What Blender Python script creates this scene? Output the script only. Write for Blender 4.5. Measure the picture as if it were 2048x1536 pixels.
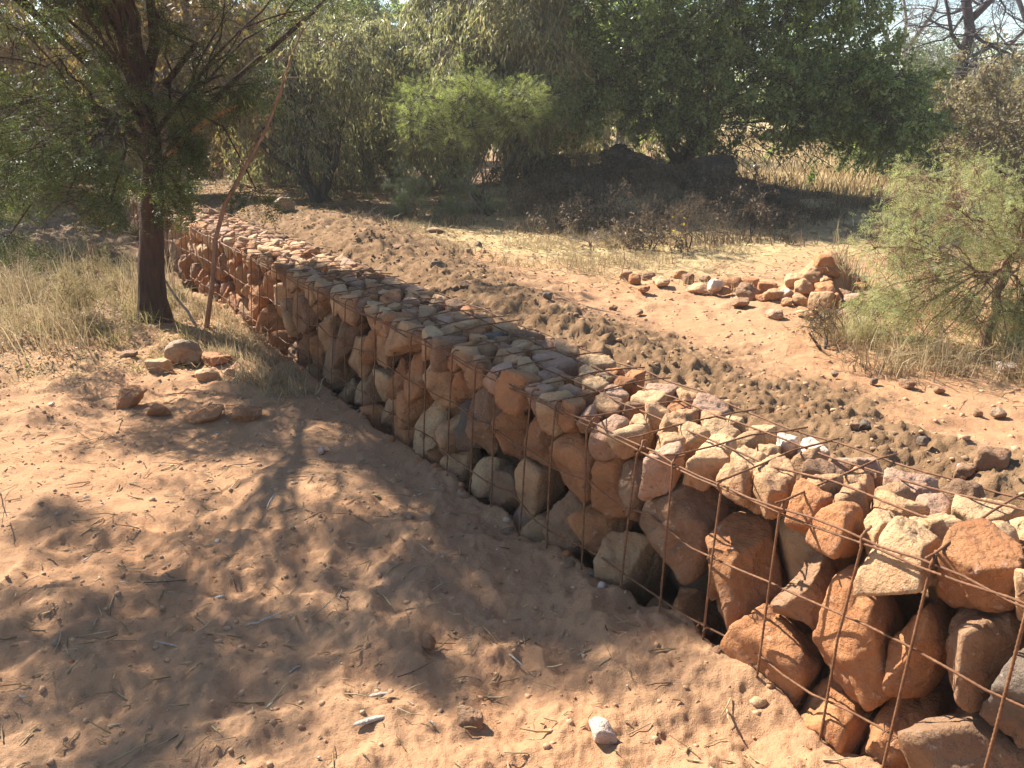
import bpy, bmesh, math, random
import numpy as np
R = math.radians
random.seed(7); rng = np.random.default_rng(11)
for o in list(bpy.data.objects): bpy.data.objects.remove(o)
SC = bpy.context.scene; COL = SC.collection

# ------------------------------------------------------------------ camera, sky, sun, exposure
F_PX = 1656.0; PITCH = R(18.6); CAMZ = 1.6
cam = bpy.data.cameras.new('camera'); cam.sensor_width = 36; cam.lens = F_PX/2048*36
cam.clip_start = 0.05; cam.clip_end = 2000
co = bpy.data.objects.new('camera', cam); COL.objects.link(co)
co.location = (0, 0, CAMZ); co.rotation_euler = (math.pi/2-PITCH, 0, 0); SC.camera = co
SUN_LEFT, SUN_EL = R(48), R(41)          # the sun stands to the left and ahead of the camera
w = bpy.data.worlds.new('World'); SC.world = w; w.use_nodes = True
nt = w.node_tree; nt.nodes.clear()
wo = nt.nodes.new('ShaderNodeOutputWorld'); bg = nt.nodes.new('ShaderNodeBackground'); sk = nt.nodes.new('ShaderNodeTexSky')
sk.sky_type = 'NISHITA'; sk.sun_disc = False; sk.sun_elevation = SUN_EL; sk.sun_rotation = -SUN_LEFT
sk.dust_density = 0.2; sk.air_density = 1.0; sk.ozone_density = 1.2
bg.inputs[1].default_value = 0.07
mv = nt.nodes.new('ShaderNodeMix'); mv.data_type = 'RGBA'; mv.blend_type = 'MULTIPLY'; mv.inputs[0].default_value = 1; mv.inputs[7].default_value = (0.99, 1.0, 1.01, 1)
nt.links.new(sk.outputs[0], mv.inputs[6]); nt.links.new(mv.outputs[2], bg.inputs[0]); nt.links.new(bg.outputs[0], wo.inputs[0])
sl = bpy.data.lights.new('sun', 'SUN'); sl.energy = 5.0; sl.angle = R(0.55); sl.color = (1.0, 0.94, 0.83)
so = bpy.data.objects.new('sun', sl); COL.objects.link(so)
SUNV = np.array([-math.sin(SUN_LEFT)*math.cos(SUN_EL), math.cos(SUN_LEFT)*math.cos(SUN_EL), math.sin(SUN_EL)])
from mathutils import Vector
so.rotation_euler = Vector(SUNV).to_track_quat('Z', 'Y').to_euler(); so.location = (-20, 20, 30)
SC.view_settings.view_transform = 'Standard'; SC.view_settings.look = 'None'
SC.view_settings.exposure = 1.6; SC.view_settings.gamma = 1
SC.render.engine = 'CYCLES'
SC.cycles.max_bounces = 5; SC.cycles.diffuse_bounces = 3; SC.cycles.transmission_bounces = 3; SC.cycles.glossy_bounces = 2

# ------------------------------------------------------------------ noise
def _hash(ix, iy, iz, seed):
    h = (ix.astype(np.int64)*374761393 + iy.astype(np.int64)*668265263 + iz.astype(np.int64)*2147483647 + seed*974711) & 0xffffffff
    h = ((h ^ (h >> 13))*1274126177) & 0xffffffff
    h = ((h ^ (h >> 16))*2246822519) & 0xffffffff
    return ((h ^ (h >> 15)) & 0xffffff)/float(0xffffff)
def vn3(x, y, z, seed=0):
    ix, iy, iz = np.floor(x), np.floor(y), np.floor(z); fx, fy, fz = x-ix, y-iy, z-iz
    u, v, t = [f*f*f*(f*(f*6-15)+10) for f in (fx, fy, fz)]
    r = 0
    for a in (0, 1):
        for b in (0, 1):
            for c in (0, 1):
                r = r + _hash(ix+a, iy+b, iz+c, seed)*(u if a else 1-u)*(v if b else 1-v)*(t if c else 1-t)
    return r*2-1
def vn2(x, y, seed=0):
    ix, iy = np.floor(x), np.floor(y); fx, fy = x-ix, y-iy
    u, v = [f*f*f*(f*(f*6-15)+10) for f in (fx, fy)]; z0 = np.zeros_like(ix)
    return ((_hash(ix, iy, z0, seed)*(1-u)+_hash(ix+1, iy, z0, seed)*u)*(1-v)+(_hash(ix, iy+1, z0, seed)*(1-u)+_hash(ix+1, iy+1, z0, seed)*u)*v)*2-1
def fbm2(x, y, s, oct=3, seed=0, g=0.5):
    r = 0; a = 1; c, sn = math.cos(0.6), math.sin(0.6)
    for k in range(oct):
        r = r + a*vn2(x/s, y/s, seed+k); x, y = c*x-sn*y, sn*x+c*y; s *= 0.48; a *= g
    return r
def sm(a, b, x):
    t = np.clip((x-a)/(b-a), 0, 1); return t*t*(3-2*t)

# ------------------------------------------------------------------ pixels of the photograph <-> the place
CP, SP = math.cos(PITCH), math.sin(PITCH)
def ray(px, py):
    x = (px-1024)/F_PX; y = (py-768)/F_PX
    return np.array([x, CP-SP*y, -(SP+CP*y)])
def at(px, py, fwd):
    r = ray(px, py); t = fwd/r[1]; return np.array([r[0]*t, fwd, CAMZ+r[2]*t])
def project(P):
    P = np.atleast_2d(P); z = P[:, 2]-CAMZ
    dep = P[:, 1]*CP - z*SP; up = P[:, 1]*SP + z*CP
    dep = np.where(dep > 0.05, dep, 0.05)
    return 1024+F_PX*P[:, 0]/dep, 768-F_PX*up/dep, dep

# ------------------------------------------------------------------ the lie of the land
WD = np.array([-0.547, 0.837]); WN = np.array([0.837, 0.547]); WC = 1.737      # line of the wall's front face
WALL_W = 0.5; S0, S1 = -0.9, 11.6
def wall_cs(x, y): return WN[0]*x+WN[1]*y-WC, WD[0]*x+WD[1]*y
def top_z(s): return 0.55+0.075*(1-sm(0.5, 1.7, s))+0.006*np.sin(s*1.9+1)*sm(1.5, 3, s)
def spoil_mask(x, y):
    c, s = wall_cs(x, y)
    wid = 1.12+0.15*s
    wid = wid + 0.35*fbm2(x, y, 0.9, 3, 31)
    brk = 0.2*sm(2.0, 2.6, s)*(1-sm(3.2, 4.4, s))
    m = (1-sm(wid*0.75-brk, wid*1.15-brk, c))*sm(0.15, 0.4, c)*(1-sm(10.5, 12.5, s))
    return m
def hbase(x, y):
    x = np.asarray(x, float); y = np.asarray(y, float)
    c, s = wall_cs(x, y)
    past = sm(S1-0.8, S1+2.5, s)
    left = 0.0 + 0.28*sm(7.5, 13, y) + 0.012*(np.clip(-x-3, 0, 20)) - 0.02*sm(-0.5, -0.1, c)
    left = left + 0.10*np.exp(-(((x+2.9)/1.0)**2+((y-6.2)/0.9)**2))
    right = 0.33 + 0.18*np.exp(-((c-0.95)/0.42)**2)*(1-sm(9, 12, s))*(0.7+0.5*fbm2(x, y, 1.3, 2, 5))
    right = right - 0.06*sm(1.6, 4, c) + 0.16*np.exp(-(((c-1.45)/0.6)**2+((s-8.0)/2.6)**2))
    k = sm(-0.05-3*past, 0.0+3*past+0.45, c)
    z = left*(1-k)+right*k
    ch = c + 0.035*fbm2(x, y, 0.35, 3, 9)
    nr = 0.075*(1-sm(1.3, 2.6, s)); left_up = 0.03*(1-sm(1.2, 2.4, s))*sm(-0.8, -0.1, c)*(c < 0.05)
    z = z+left_up
    tr = sm(-0.085+nr, -0.015+nr, ch)*(1-sm(0.0, 0.02, c-WALL_W+0.03))*(1-sm(S1-0.3, S1+0.1, s))*sm(S0-0.6, S0-0.1, s)
    depth = np.where(c < 0.06, -0.16-0.10*(1-sm(1.0, 3.0, s)), -0.45)
    z = z*(1-tr)+depth*tr
    z = z + 0.52*np.exp(-(((x-1.7)/2.2)**2+((y-12.4)/1.6)**2)) + (0.16+0.10*fbm2(x, y, 0.7, 3, 41))*np.exp(-(((x-2.3)/1.9)**2+((y-10.6)/1.3)**2))
    z = z + 0.30*np.exp(-(((x-2.20)/0.21)**2+((y-5.75)/0.24)**2)) + 0.06*np.exp(-(((x-2.4)/0.7)**2+((y-5.5)/0.4)**2))
    z = z + 0.25*fbm2(x, y, 9.0, 2, 77)*sm(14, 30, np.hypot(x, y))
    return z
def micro(x, y):
    c, s = wall_cs(x, y); r = np.hypot(x, y)
    near = 1-sm(9, 25, r); sp = spoil_mask(x, y)
    calm = sm(0.1, 0.6, fbm2(x, y, 1.2, 2, 55)+0.9*np.exp(-(((x+1.9)/1.1)**2+((y-3.7)/0.6)**2)))
    amp = (1-0.55*calm)*(1-0.4*sm(0.3, 0.6, c))
    b1 = vn2(x/0.42+3, y/0.30, 101); b2 = vn2(x/0.19, y/0.15+9, 102)
    m = (0.028*b1 + 0.017*(1-np.abs(b2)*2))*amp
    m = m + amp*(0.012*fbm2(x, y, 0.11, 4, 103, 0.62)+0.003*fbm2(x, y, 0.03, 2, 107, 0.7))
    rough = 0.009*(1-np.abs(vn2(x/0.16, y/0.16, 111))*2) + 0.020*fbm2(x, y, 0.075, 4, 112, 0.7)
    m = m*(1-sp)+(m+rough)*sp
    inside = sm(0.0, 0.05, c)*(1-sm(WALL_W-0.02, WALL_W+0.05, c))
    return m*near*(1-inside)
def height(x, y): return hbase(x, y)+micro(np.asarray(x, float), np.asarray(y, float))
TT = np.geomspace(1.4, 90, 900)
def gp(px, py):
    r = ray(px, py); P = r[None, :]*TT[:, None]
    hz = hbase(P[:, 0], P[:, 1]); below = (CAMZ+P[:, 2]) < hz
    i = int(np.argmax(below)) if below.any() else len(TT)-1
    if not below.any(): p = P[-1]; return np.array([p[0], p[1], float(height(p[0], p[1]))])
    p = P[i]; return np.array([p[0], p[1], float(height(np.array([p[0]]), np.array([p[1]]))[0])])

# ------------------------------------------------------------------ mesh helpers
class Acc:
    def __init__(s): s.V = []; s.F = []; s.n = 0; s.A = []
    def add(s, V, F, col=None):
        V = np.asarray(V, float).reshape(-1, 3)
        s.V.append(V); s.A.append(np.tile(np.array(col if col is not None else (1, 1, 1.0)), (len(V), 1)))
        for f in (F if isinstance(F, (list, tuple)) else [F]): s.F.append(np.asarray(f, np.int64)+s.n)
        s.n += len(V)
    def build(s, name, mat, parent=None, smooth=True, colattr=False):
        V = np.concatenate(s.V); me = bpy.data.meshes.new(name)
        me.vertices.add(len(V)); me.vertices.foreach_set('co', V.ravel().astype(np.float32))
        loops = np.concatenate([f.ravel() for f in s.F]); sizes = np.concatenate([np.full(len(f), f.shape[1]) for f in s.F])
        me.loops.add(len(loops)); me.loops.foreach_set('vertex_index', loops.astype(np.int32))
        me.polygons.add(len(sizes)); st = np.concatenate([[0], np.cumsum(sizes)[:-1]])
        me.polygons.foreach_set('loop_start', st.astype(np.int32)); me.polygons.foreach_set('loop_total', sizes.astype(np.int32))
        me.polygons.foreach_set('use_smooth', np.full(len(sizes), smooth, bool))
        me.update(calc_edges=True); me.validate()
        if colattr:
            a = me.attributes.new('tone', 'FLOAT_VECTOR', 'POINT'); a.data.foreach_set('vector', np.concatenate(s.A).ravel().astype(np.float32))
        me.materials.append(mat)
        o = bpy.data.objects.new(name, me); COL.objects.link(o)
        if parent is not None:
            o.parent = parent; o.matrix_parent_inverse = parent_inv(parent)
        return o
from mathutils import Matrix
def parent_inv(p):
    if p.parent: return (Matrix.Translation(p.location)).inverted() if p.type == 'EMPTY' else Matrix.Identity(4)
    return Matrix.Translation(p.location).inverted()
def tag(o, label=None, cat=None, group=None, kind=None):
    if label: o['label'] = label
    if cat: o['category'] = cat
    if group: o['group'] = group
    if kind: o['kind'] = kind
    return o
def empty(name, loc, label, cat, group=None):
    o = bpy.data.objects.new(name, None); COL.objects.link(o); o.location = tuple(float(v) for v in loc); o.empty_display_size = 0.2
    return tag(o, label, cat, group)

_ico = {}
def ico(n):
    if n not in _ico:
        bm = bmesh.new(); bmesh.ops.create_icosphere(bm, subdivisions=n, radius=1)
        V = np.array([v.co[:] for v in bm.verts]); F = np.array([[v.index for v in f.verts] for f in bm.faces]); bm.free()
        _ico[n] = (V/np.linalg.norm(V, axis=1)[:, None], F)
    return _ico[n]
def norm(v): return v/np.maximum(np.linalg.norm(v, axis=-1, keepdims=True), 1e-9)
def tube(path, rad, sides=8, lump=0.0, cap=True, seed=0):
    P = np.asarray(path, float); rad = np.broadcast_to(np.asarray(rad, float), (len(P),)).copy()
    T = norm(np.gradient(P, axis=0)); up = np.array([0.31, 0.95, 0.05]) if abs(T[0, 2]) > 0.7 else np.array([0, 0, 1.0])
    ang = np.arange(sides)/sides*2*math.pi; V = []
    for i in range(len(P)):
        a = norm(up-T[i]*np.dot(up, T[i])); b = np.cross(T[i], a); up = a
        ring = P[i]+rad[i]*(np.cos(ang)[:, None]*a+np.sin(ang)[:, None]*b); V.append(ring)
    V = np.array(V)
    if lump:
        C = P[:, None, :]; d = V-C; q = vn3(V[..., 0]*9+seed, V[..., 1]*9, V[..., 2]*4)+0.6*vn3(V[..., 0]*28+seed, V[..., 1]*28, V[..., 2]*7)
        V = C+d*(1+lump*q[..., None])
    n = len(P); i = np.arange(n-1)[:, None]*sides; j = np.arange(sides)[None, :]; j2 = (j+1) % sides
    F = np.stack([i+j, i+j2, i+sides+j2, i+sides+j], -1).reshape(-1, 4)
    V = V.reshape(-1, 3); Fs = [F]
    if cap:
        V = np.vstack([V, P[0:1], P[-1:]]); m = len(V)
        jj = np.arange(sides); k = (jj+1) % sides
        Fs.append(np.stack([k, jj, np.full(sides, m-2)], -1)); Fs.append(np.stack([(n-1)*sides+jj, (n-1)*sides+k, np.full(sides, m-1)], -1))
    return V, Fs
def prisms(P0, P1, r0, r1, sides=3):
    P0 = np.asarray(P0, float); P1 = np.asarray(P1, float); n = len(P0); T = norm(P1-P0)
    h = np.where(np.abs(T[:, 2:3]) > 0.8, np.array([[1., 0, 0]]), np.array([[0, 0, 1.]])); a = norm(np.cross(T, h)); b = np.cross(T, a)
    ang = np.arange(sides)/sides*2*math.pi; c, s_ = np.cos(ang)[None, :, None], np.sin(ang)[None, :, None]
    O = c*a[:, None]+s_*b[:, None]; r0 = np.broadcast_to(r0, (n,))[:, None, None]; r1 = np.broadcast_to(r1, (n,))[:, None, None]
    V = np.concatenate([P0[:, None]+O*r0, P1[:, None]+O*r1], 1).reshape(-1, 3)
    j = np.arange(sides); k = (j+1) % sides; q = np.stack([j, k, k+sides, j+sides], -1)
    F = (np.arange(n)[:, None, None]*2*sides+q[None]).reshape(-1, 4)
    return V, F
def stamp(tv, tf, P, D, U, S):
    """place template (x along D, z along U) at points"""
    D = norm(D); U = norm(U-D*np.sum(U*D, 1, keepdims=True)); W = np.cross(U, D); S = np.broadcast_to(S, (len(P),))[:, None, None]
    V = P[:, None]+S*(tv[None, :, 0:1]*D[:, None]+tv[None, :, 1:2]*W[:, None]+tv[None, :, 2:3]*U[:, None])
    F = (np.arange(len(P))[:, None, None]*len(tv)+tf[None]).reshape(-1, tf.shape[1])
    return V.reshape(-1, 3), F
def rdir(n, zs=1.0): 
    v = rng.normal(size=(n, 3)); v[:, 2] *= zs; return norm(v)
# leaf templates, one unit long
OVATE = (np.array([[0, 0, 0], [.35, .26, .05], [1, 0, -.06], [.35, -.26, .05], [.35, 0, 0.0]]), np.array([[0, 4, 1], [1, 4, 2], [0, 3, 4], [4, 3, 2]]))
LANCE = (np.array([[0, 0, 0], [.4, .13, .02], [1, 0, -.12], [.4, -.13, .02]]), np.array([[0, 3, 2, 1]]))
def _pinn(n, l=0.2, wd=0.07):
    V = []; F = []
    for i in range(n):
        x = 0.15+0.8*i/(n-1); k = l*(1-0.5*abs(2*i/(n-1)-1))
        for sg in (-1, 1):
            m = len(V); V += [[x, 0, 0], [x+wd*.5+.03, sg*k*.5, .02], [x+wd+.06, sg*k, 0], [x+wd*1.1, sg*k*.45, .0]]; F.append([m, m+1, m+2, m+3] if sg > 0 else [m, m+3, m+2, m+1])
    return np.array(V), np.array(F)
PINN = _pinn(4, 0.36, 0.18)

# ------------------------------------------------------------------ materials
def newmat(name):
    m = bpy.data.materials.new(name); m.use_nodes = True; n = m.node_tree; n.nodes.clear(); return m, n
def N(n, t, **kw):
    x = n.nodes.new(t)
    for k, v in kw.items(): setattr(x, k, v)
    return x
def ramp(n, fac, stops, interp='LINEAR'):
    r = N(n, 'ShaderNodeValToRGB'); r.color_ramp.interpolation = interp; e = r.color_ramp.elements
    while len(e) < len(stops): e.new(0.5)
    for k, (p, c) in enumerate(stops): e[k].position = p; e[k].color = (*c, 1) if len(c) == 3 else c
    n.links.new(fac, r.inputs[0]); return r.outputs[0]
def noise(n, scale, detail=4, rough=0.55, vec=None, out=0):
    x = N(n, 'ShaderNodeTexNoise'); x.inputs['Scale'].default_value = scale; x.inputs['Detail'].default_value = detail; x.inputs['Roughness'].default_value = rough
    if vec is not None: n.links.new(vec, x.inputs['Vector'])
    return x.outputs[out]
def mixc(n, fac, a, b, mode='MIX'):
    x = N(n, 'ShaderNodeMix', data_type='RGBA', blend_type=mode)
    for v, s in ((fac, 0), (a, 6), (b, 7)):
        if hasattr(v, 'node'): n.links.new(v, x.inputs[s])
        else: x.inputs[s].default_value = v if s == 0 else ((*v, 1) if len(v) == 3 else v)
    return x.outputs[2]
def math_(n, op, a, b=0.0):
    x = N(n, 'ShaderNodeMath', operation=op)
    for v, s in ((a, 0), (b, 1)):
        if hasattr(v, 'node'): n.links.new(v, x.inputs[s])
        else: x.inputs[s].default_value = v
    return x.outputs[0]
def bump(n, h, strength, dist, prev=None):
    x = N(n, 'ShaderNodeBump'); x.inputs['Strength'].default_value = strength; x.inputs['Distance'].default_value = dist; n.links.new(h, x.inputs['Height'])
    if prev is not None: n.links.new(prev, x.inputs['Normal'])
    return x.outputs[0]
def finish(n, col, rough=0.9, nrm=None, spec=0.2):
    b = N(n, 'ShaderNodeBsdfPrincipled'); o = N(n, 'ShaderNodeOutputMaterial'); b.inputs['Roughness'].default_value = rough; b.inputs['Specular IOR Level'].default_value = spec
    if hasattr(col, 'node'): n.links.new(col, b.inputs['Base Color'])
    else: b.inputs['Base Color'].default_value = (*col, 1)
    if nrm is not None: n.links.new(nrm, b.inputs['Normal'])
    n.links.new(b.outputs[0], o.inputs[0]); return b
def leaf_mat(name, stops, trans=0.45, rough=0.5, gloss=0.25, tint=0.5):
    m, n = newmat(name); g = N(n, 'ShaderNodeNewGeometry'); tc = N(n, 'ShaderNodeTexCoord')
    f = math_(n, 'ADD', math_(n, 'MULTIPLY', g.outputs['Random Per Island'], 0.65), math_(n, 'MULTIPLY', noise(n, 1.3, 2, vec=tc.outputs['Object']), 0.35))
    c = ramp(n, f, stops)
    b = N(n, 'ShaderNodeBsdfPrincipled'); b.inputs['Roughness'].default_value = rough; b.inputs['Specular IOR Level'].default_value = gloss; n.links.new(c, b.inputs['Base Color'])
    t = N(n, 'ShaderNodeBsdfTranslucent'); n.links.new(mixc(n, tint, c, (0.6, 0.75, 0.12), 'SOFT_LIGHT'), t.inputs['Color'])
    mx = N(n, 'ShaderNodeMixShader'); mx.inputs[0].default_value = trans; o = N(n, 'ShaderNodeOutputMaterial')
    n.links.new(b.outputs[0], mx.inputs[1]); n.links.new(t.outputs[0], mx.inputs[2]); n.links.new(mx.outputs[0], o.inputs[0]); return m
def bark_mat(name, a, b, scale=14, strength=0.6):
    m, n = newmat(name); tc = N(n, 'ShaderNodeTexCoord'); mp = N(n, 'ShaderNodeMapping'); mp.inputs['Scale'].default_value = (1, 1, 0.18); n.links.new(tc.outputs['Object'], mp.inputs[0])
    f = noise(n, scale, 6, 0.65, mp.outputs[0]); c = ramp(n, f, [(0.3, a), (0.7, b)])
    finish(n, c, 0.9, bump(n, f, strength, 0.03)); return m
M = {}
def mat_ground():
    m, n = newmat('sandy ground'); tc = N(n, 'ShaderNodeTexCoord'); P = tc.outputs['Object']
    at_ = N(n, 'ShaderNodeAttribute', attribute_name='tone'); sp = N(n, 'ShaderNodeSeparateXYZ'); n.links.new(at_.outputs['Vector'], sp.inputs[0])
    big = noise(n, 0.9, 3, 0.5, P); mid = noise(n, 9, 6, 0.65, P); fine = noise(n, 240, 4, 0.7, P); f2 = noise(n, 60, 5, 0.7, P)
    sand = mixc(n, ramp(n, big, [(0.35, (0, 0, 0)), (0.65, (1, 1, 1))]), (0.485, 0.280, 0.155), (0.485, 0.250, 0.126))
    sand = mixc(n, ramp(n, mid, [(0.35, (0, 0, 0)), (0.75, (0.75, 0.75, 0.75))]), sand, (0.38, 0.225, 0.125))
    sand = mixc(n, ramp(n, f2, [(0.55, (0, 0, 0)), (0.68, (0.6, 0.6, 0.6))]), sand, (0.31, 0.185, 0.105))
    sand = mixc(n, ramp(n, fine, [(0.62, (0, 0, 0)), (0.74, (0.7, 0.7, 0.7))]), sand, (0.60, 0.44, 0.31))
    soil = ramp(n, mid, [(0.3, (0.17, 0.098, 0.050)), (0.55, (0.25, 0.15, 0.080)), (0.75, (0.35, 0.22, 0.122))])
    soil = mixc(n, ramp(n, f2, [(0.6, (0, 0, 0)), (0.75, (0.6, 0.6, 0.6))]), soil, (0.33, 0.22, 0.14))
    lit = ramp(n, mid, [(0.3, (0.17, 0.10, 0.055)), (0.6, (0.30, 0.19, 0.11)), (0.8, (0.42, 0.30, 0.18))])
    straw = ramp(n, f2, [(0.3, (0.34, 0.24, 0.11)), (0.7, (0.58, 0.44, 0.23))])
    def edge(v): return ramp(n, math_(n, 'ADD', v, math_(n, 'MULTIPLY', math_(n, 'SUBTRACT', mid, 0.5), 0.9)), [(0.2, (0, 0, 0)), (0.8, (1, 1, 1))])
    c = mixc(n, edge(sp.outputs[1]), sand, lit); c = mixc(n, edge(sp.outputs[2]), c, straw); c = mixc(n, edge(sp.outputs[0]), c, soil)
    b = bump(n, mid, 0.45, 0.035); b = bump(n, f2, 0.6, 0.012, b); b = bump(n, fine, 0.7, 0.004, b)
    finish(n, c, 0.95, b, 0.1); return m
def mat_stone(name='weathered stone', dirt=True):
    m, n = newmat(name); tc = N(n, 'ShaderNodeTexCoord'); P = tc.outputs['Object']; a = N(n, 'ShaderNodeAttribute', attribute_name='tone'); base = a.outputs['Vector']
    n1 = noise(n, 7, 6, 0.65, P); n2 = noise(n, 30, 6, 0.7, P); n3 = noise(n, 150, 4, 0.7, P); n4 = noise(n, 4, 3, 0.6, P)
    c = mixc(n, ramp(n, n1, [(0.4, (0, 0, 0)), (0.68, (0.75, 0.75, 0.75))]), base, mixc(n, 1.0, base, (0.62, 0.42, 0.30), 'MULTIPLY'))
    c = mixc(n, ramp(n, n4, [(0.52, (0, 0, 0)), (0.68, (0.6, 0.6, 0.6))]), c, (0.40, 0.21, 0.11))
    c = mixc(n, ramp(n, n2, [(0.60, (0, 0, 0)), (0.72, (0.65, 0.65, 0.65))]), c, (0.62, 0.50, 0.42))
    c = mixc(n, ramp(n, n2, [(0.28, (0.6, 0.6, 0.6)), (0.42, (0, 0, 0))]), c, (0.14, 0.085, 0.055))
    c = mixc(n, ramp(n, n3, [(0.66, (0, 0, 0)), (0.76, (0.8, 0.8, 0.8))]), c, (0.72, 0.62, 0.55))
    v = N(n, 'ShaderNodeTexVoronoi'); v.inputs['Scale'].default_value = 38; n.links.new(P, v.inputs['Vector'])
    b = bump(n, n1, 0.7, 0.04); b = bump(n, v.outputs['Distance'], 0.3, 0.015, b); b = bump(n, n2, 1.0, 0.02, b); b = bump(n, n3, 0.7, 0.004, b)
    finish(n, c, 0.8, b, 0.3); return m
M['ground'] = mat_ground(); M['stone'] = mat_stone()
m, n = newmat('rusty steel'); tc = N(n, 'ShaderNodeTexCoord'); f = noise(n, 45, 5, 0.7, tc.outputs['Object'])
finish(n, ramp(n, f, [(0.3, (0.09, 0.040, 0.020)), (0.55, (0.19, 0.085, 0.038)), (0.75, (0.30, 0.16, 0.08))]), 0.75, bump(n, f, 0.4, 0.003), 0.35); M['rust'] = m
m, n = newmat('soil clod'); tc = N(n, 'ShaderNodeTexCoord'); f = noise(n, 40, 5, 0.7, tc.outputs['Object'])
finish(n, ramp(n, f, [(0.3, (0.15, 0.095, 0.058)), (0.7, (0.32, 0.21, 0.125))]), 0.95, bump(n, f, 0.7, 0.01), 0.1); M['clod'] = m
m, n = newmat('sand clod'); tc = N(n, 'ShaderNodeTexCoord'); f = noise(n, 40, 5, 0.7, tc.outputs['Object'])
finish(n, ramp(n, f, [(0.3, (0.36, 0.20, 0.11)), (0.7, (0.56, 0.35, 0.21))]), 0.95, bump(n, f, 0.7, 0.01), 0.1); M['sandclod'] = m
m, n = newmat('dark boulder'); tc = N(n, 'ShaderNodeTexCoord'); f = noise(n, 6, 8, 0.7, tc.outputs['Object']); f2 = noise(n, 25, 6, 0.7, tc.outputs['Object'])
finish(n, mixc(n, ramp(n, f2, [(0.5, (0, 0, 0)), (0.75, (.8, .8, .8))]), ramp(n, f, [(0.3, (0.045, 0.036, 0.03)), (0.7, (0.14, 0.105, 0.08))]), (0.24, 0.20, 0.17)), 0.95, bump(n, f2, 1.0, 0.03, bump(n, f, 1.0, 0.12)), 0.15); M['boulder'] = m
M['bark_red'] = bark_mat('red brown bark', (0.024, 0.015, 0.011), (0.095, 0.048, 0.031), 30, 1.0)
M['bark_dark'] = bark_mat('dark bark', (0.035, 0.026, 0.02), (0.11, 0.08, 0.06), 20)
M['bark_grey'] = bark_mat('grey bark', (0.13, 0.105, 0.085), (0.34, 0.29, 0.24), 20)
M['bark_black'] = bark_mat('purple black bark', (0.03, 0.022, 0.028), (0.085, 0.06, 0.065), 12)
M['bark_pole'] = bark_mat('reddish sapling bark', (0.14, 0.07, 0.045), (0.34, 0.20, 0.13), 30)
M['torn'] = bark_mat('torn orange wood', (0.26, 0.12, 0.05), (0.62, 0.36, 0.18), 60)
M['drywood'] = bark_mat('weathered dry wood', (0.30, 0.25, 0.20), (0.62, 0.54, 0.45), 60)
M['leaf_acacia'] = leaf_mat('acacia leaf', [(0.0, (0.030, 0.038, 0.016)), (0.5, (0.07, 0.090, 0.028)), (0.85, (0.17, 0.19, 0.06)), (1.0, (0.40, 0.35, 0.13))], 0.4, 0.5, 0.25, 0.3)
M['leaf_ever'] = leaf_mat('evergreen leaf', [(0.0, (0.06, 0.085, 0.032)), (0.5, (0.22, 0.285, 0.09)), (0.85, (0.42, 0.48, 0.17)), (1.0, (0.58, 0.58, 0.25))], 0.62, 0.32, 1.0, 0.35)
M['leaf_bright'] = leaf_mat('bright feathery leaf', [(0.0, (0.16, 0.16, 0.07)), (0.6, (0.30, 0.33, 0.12)), (1.0, (0.50, 0.48, 0.22))], 0.5)
M['leaf_olive'] = leaf_mat('drying olive leaf', [(0.0, (0.11, 0.11, 0.06)), (0.45, (0.23, 0.225, 0.11)), (0.75, (0.40, 0.35, 0.18)), (0.88, (0.46, 0.34, 0.17)), (1.0, (0.42, 0.21, 0.10))], 0.5, 0.4, 0.5, 0.25)
M['leaf_dry'] = leaf_mat('dry brown leaf', [(0.0, (0.11, 0.075, 0.04)), (0.5, (0.27, 0.18, 0.09)), (0.85, (0.36, 0.22, 0.10)), (1.0, (0.50, 0.32, 0.12))], 0.4)
M['leaf_grey'] = leaf_mat('grey green leaf', [(0.0, (0.08, 0.10, 0.05)), (0.6, (0.16, 0.20, 0.09)), (1.0, (0.28, 0.28, 0.16))], 0.4)
M['leaf_pale'] = leaf_mat('pale feathery leaf', [(0.0, (0.24, 0.23, 0.12)), (0.6, (0.40, 0.42, 0.21)), (1.0, (0.62, 0.58, 0.38))], 0.5)
M['leaf_pink'] = leaf_mat('pinkish dry leaf', [(0.0, (0.14, 0.12, 0.07)), (0.5, (0.26, 0.20, 0.13)), (1.0, (0.42, 0.32, 0.22))], 0.4)
M['leaf_scrub'] = leaf_mat('grey brown scrub leaf', [(0.0, (0.07, 0.05, 0.032)), (0.6, (0.15, 0.105, 0.065)), (1.0, (0.30, 0.21, 0.12))], 0.3, .6, .2, 0.0)
M['grass_dry'] = leaf_mat('dry straw grass', [(0.0, (0.20, 0.135, 0.07)), (0.5, (0.40, 0.295, 0.16)), (1.0, (0.68, 0.56, 0.36))], 0.3, 0.7, 0.1, 0.0)
M['grass_mix'] = leaf_mat('yellowing grass', [(0.0, (0.12, 0.13, 0.045)), (0.35, (0.28, 0.26, 0.10)), (0.6, (0.40, 0.29, 0.15)), (1.0, (0.60, 0.46, 0.28))], 0.35, 0.7, 0.1, 0.1)
M['yellow_leaf'] = leaf_mat('yellow leaf', [(0.0, (0.35, 0.26, 0.03)), (1.0, (0.60, 0.45, 0.06))], 0.5)

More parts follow.
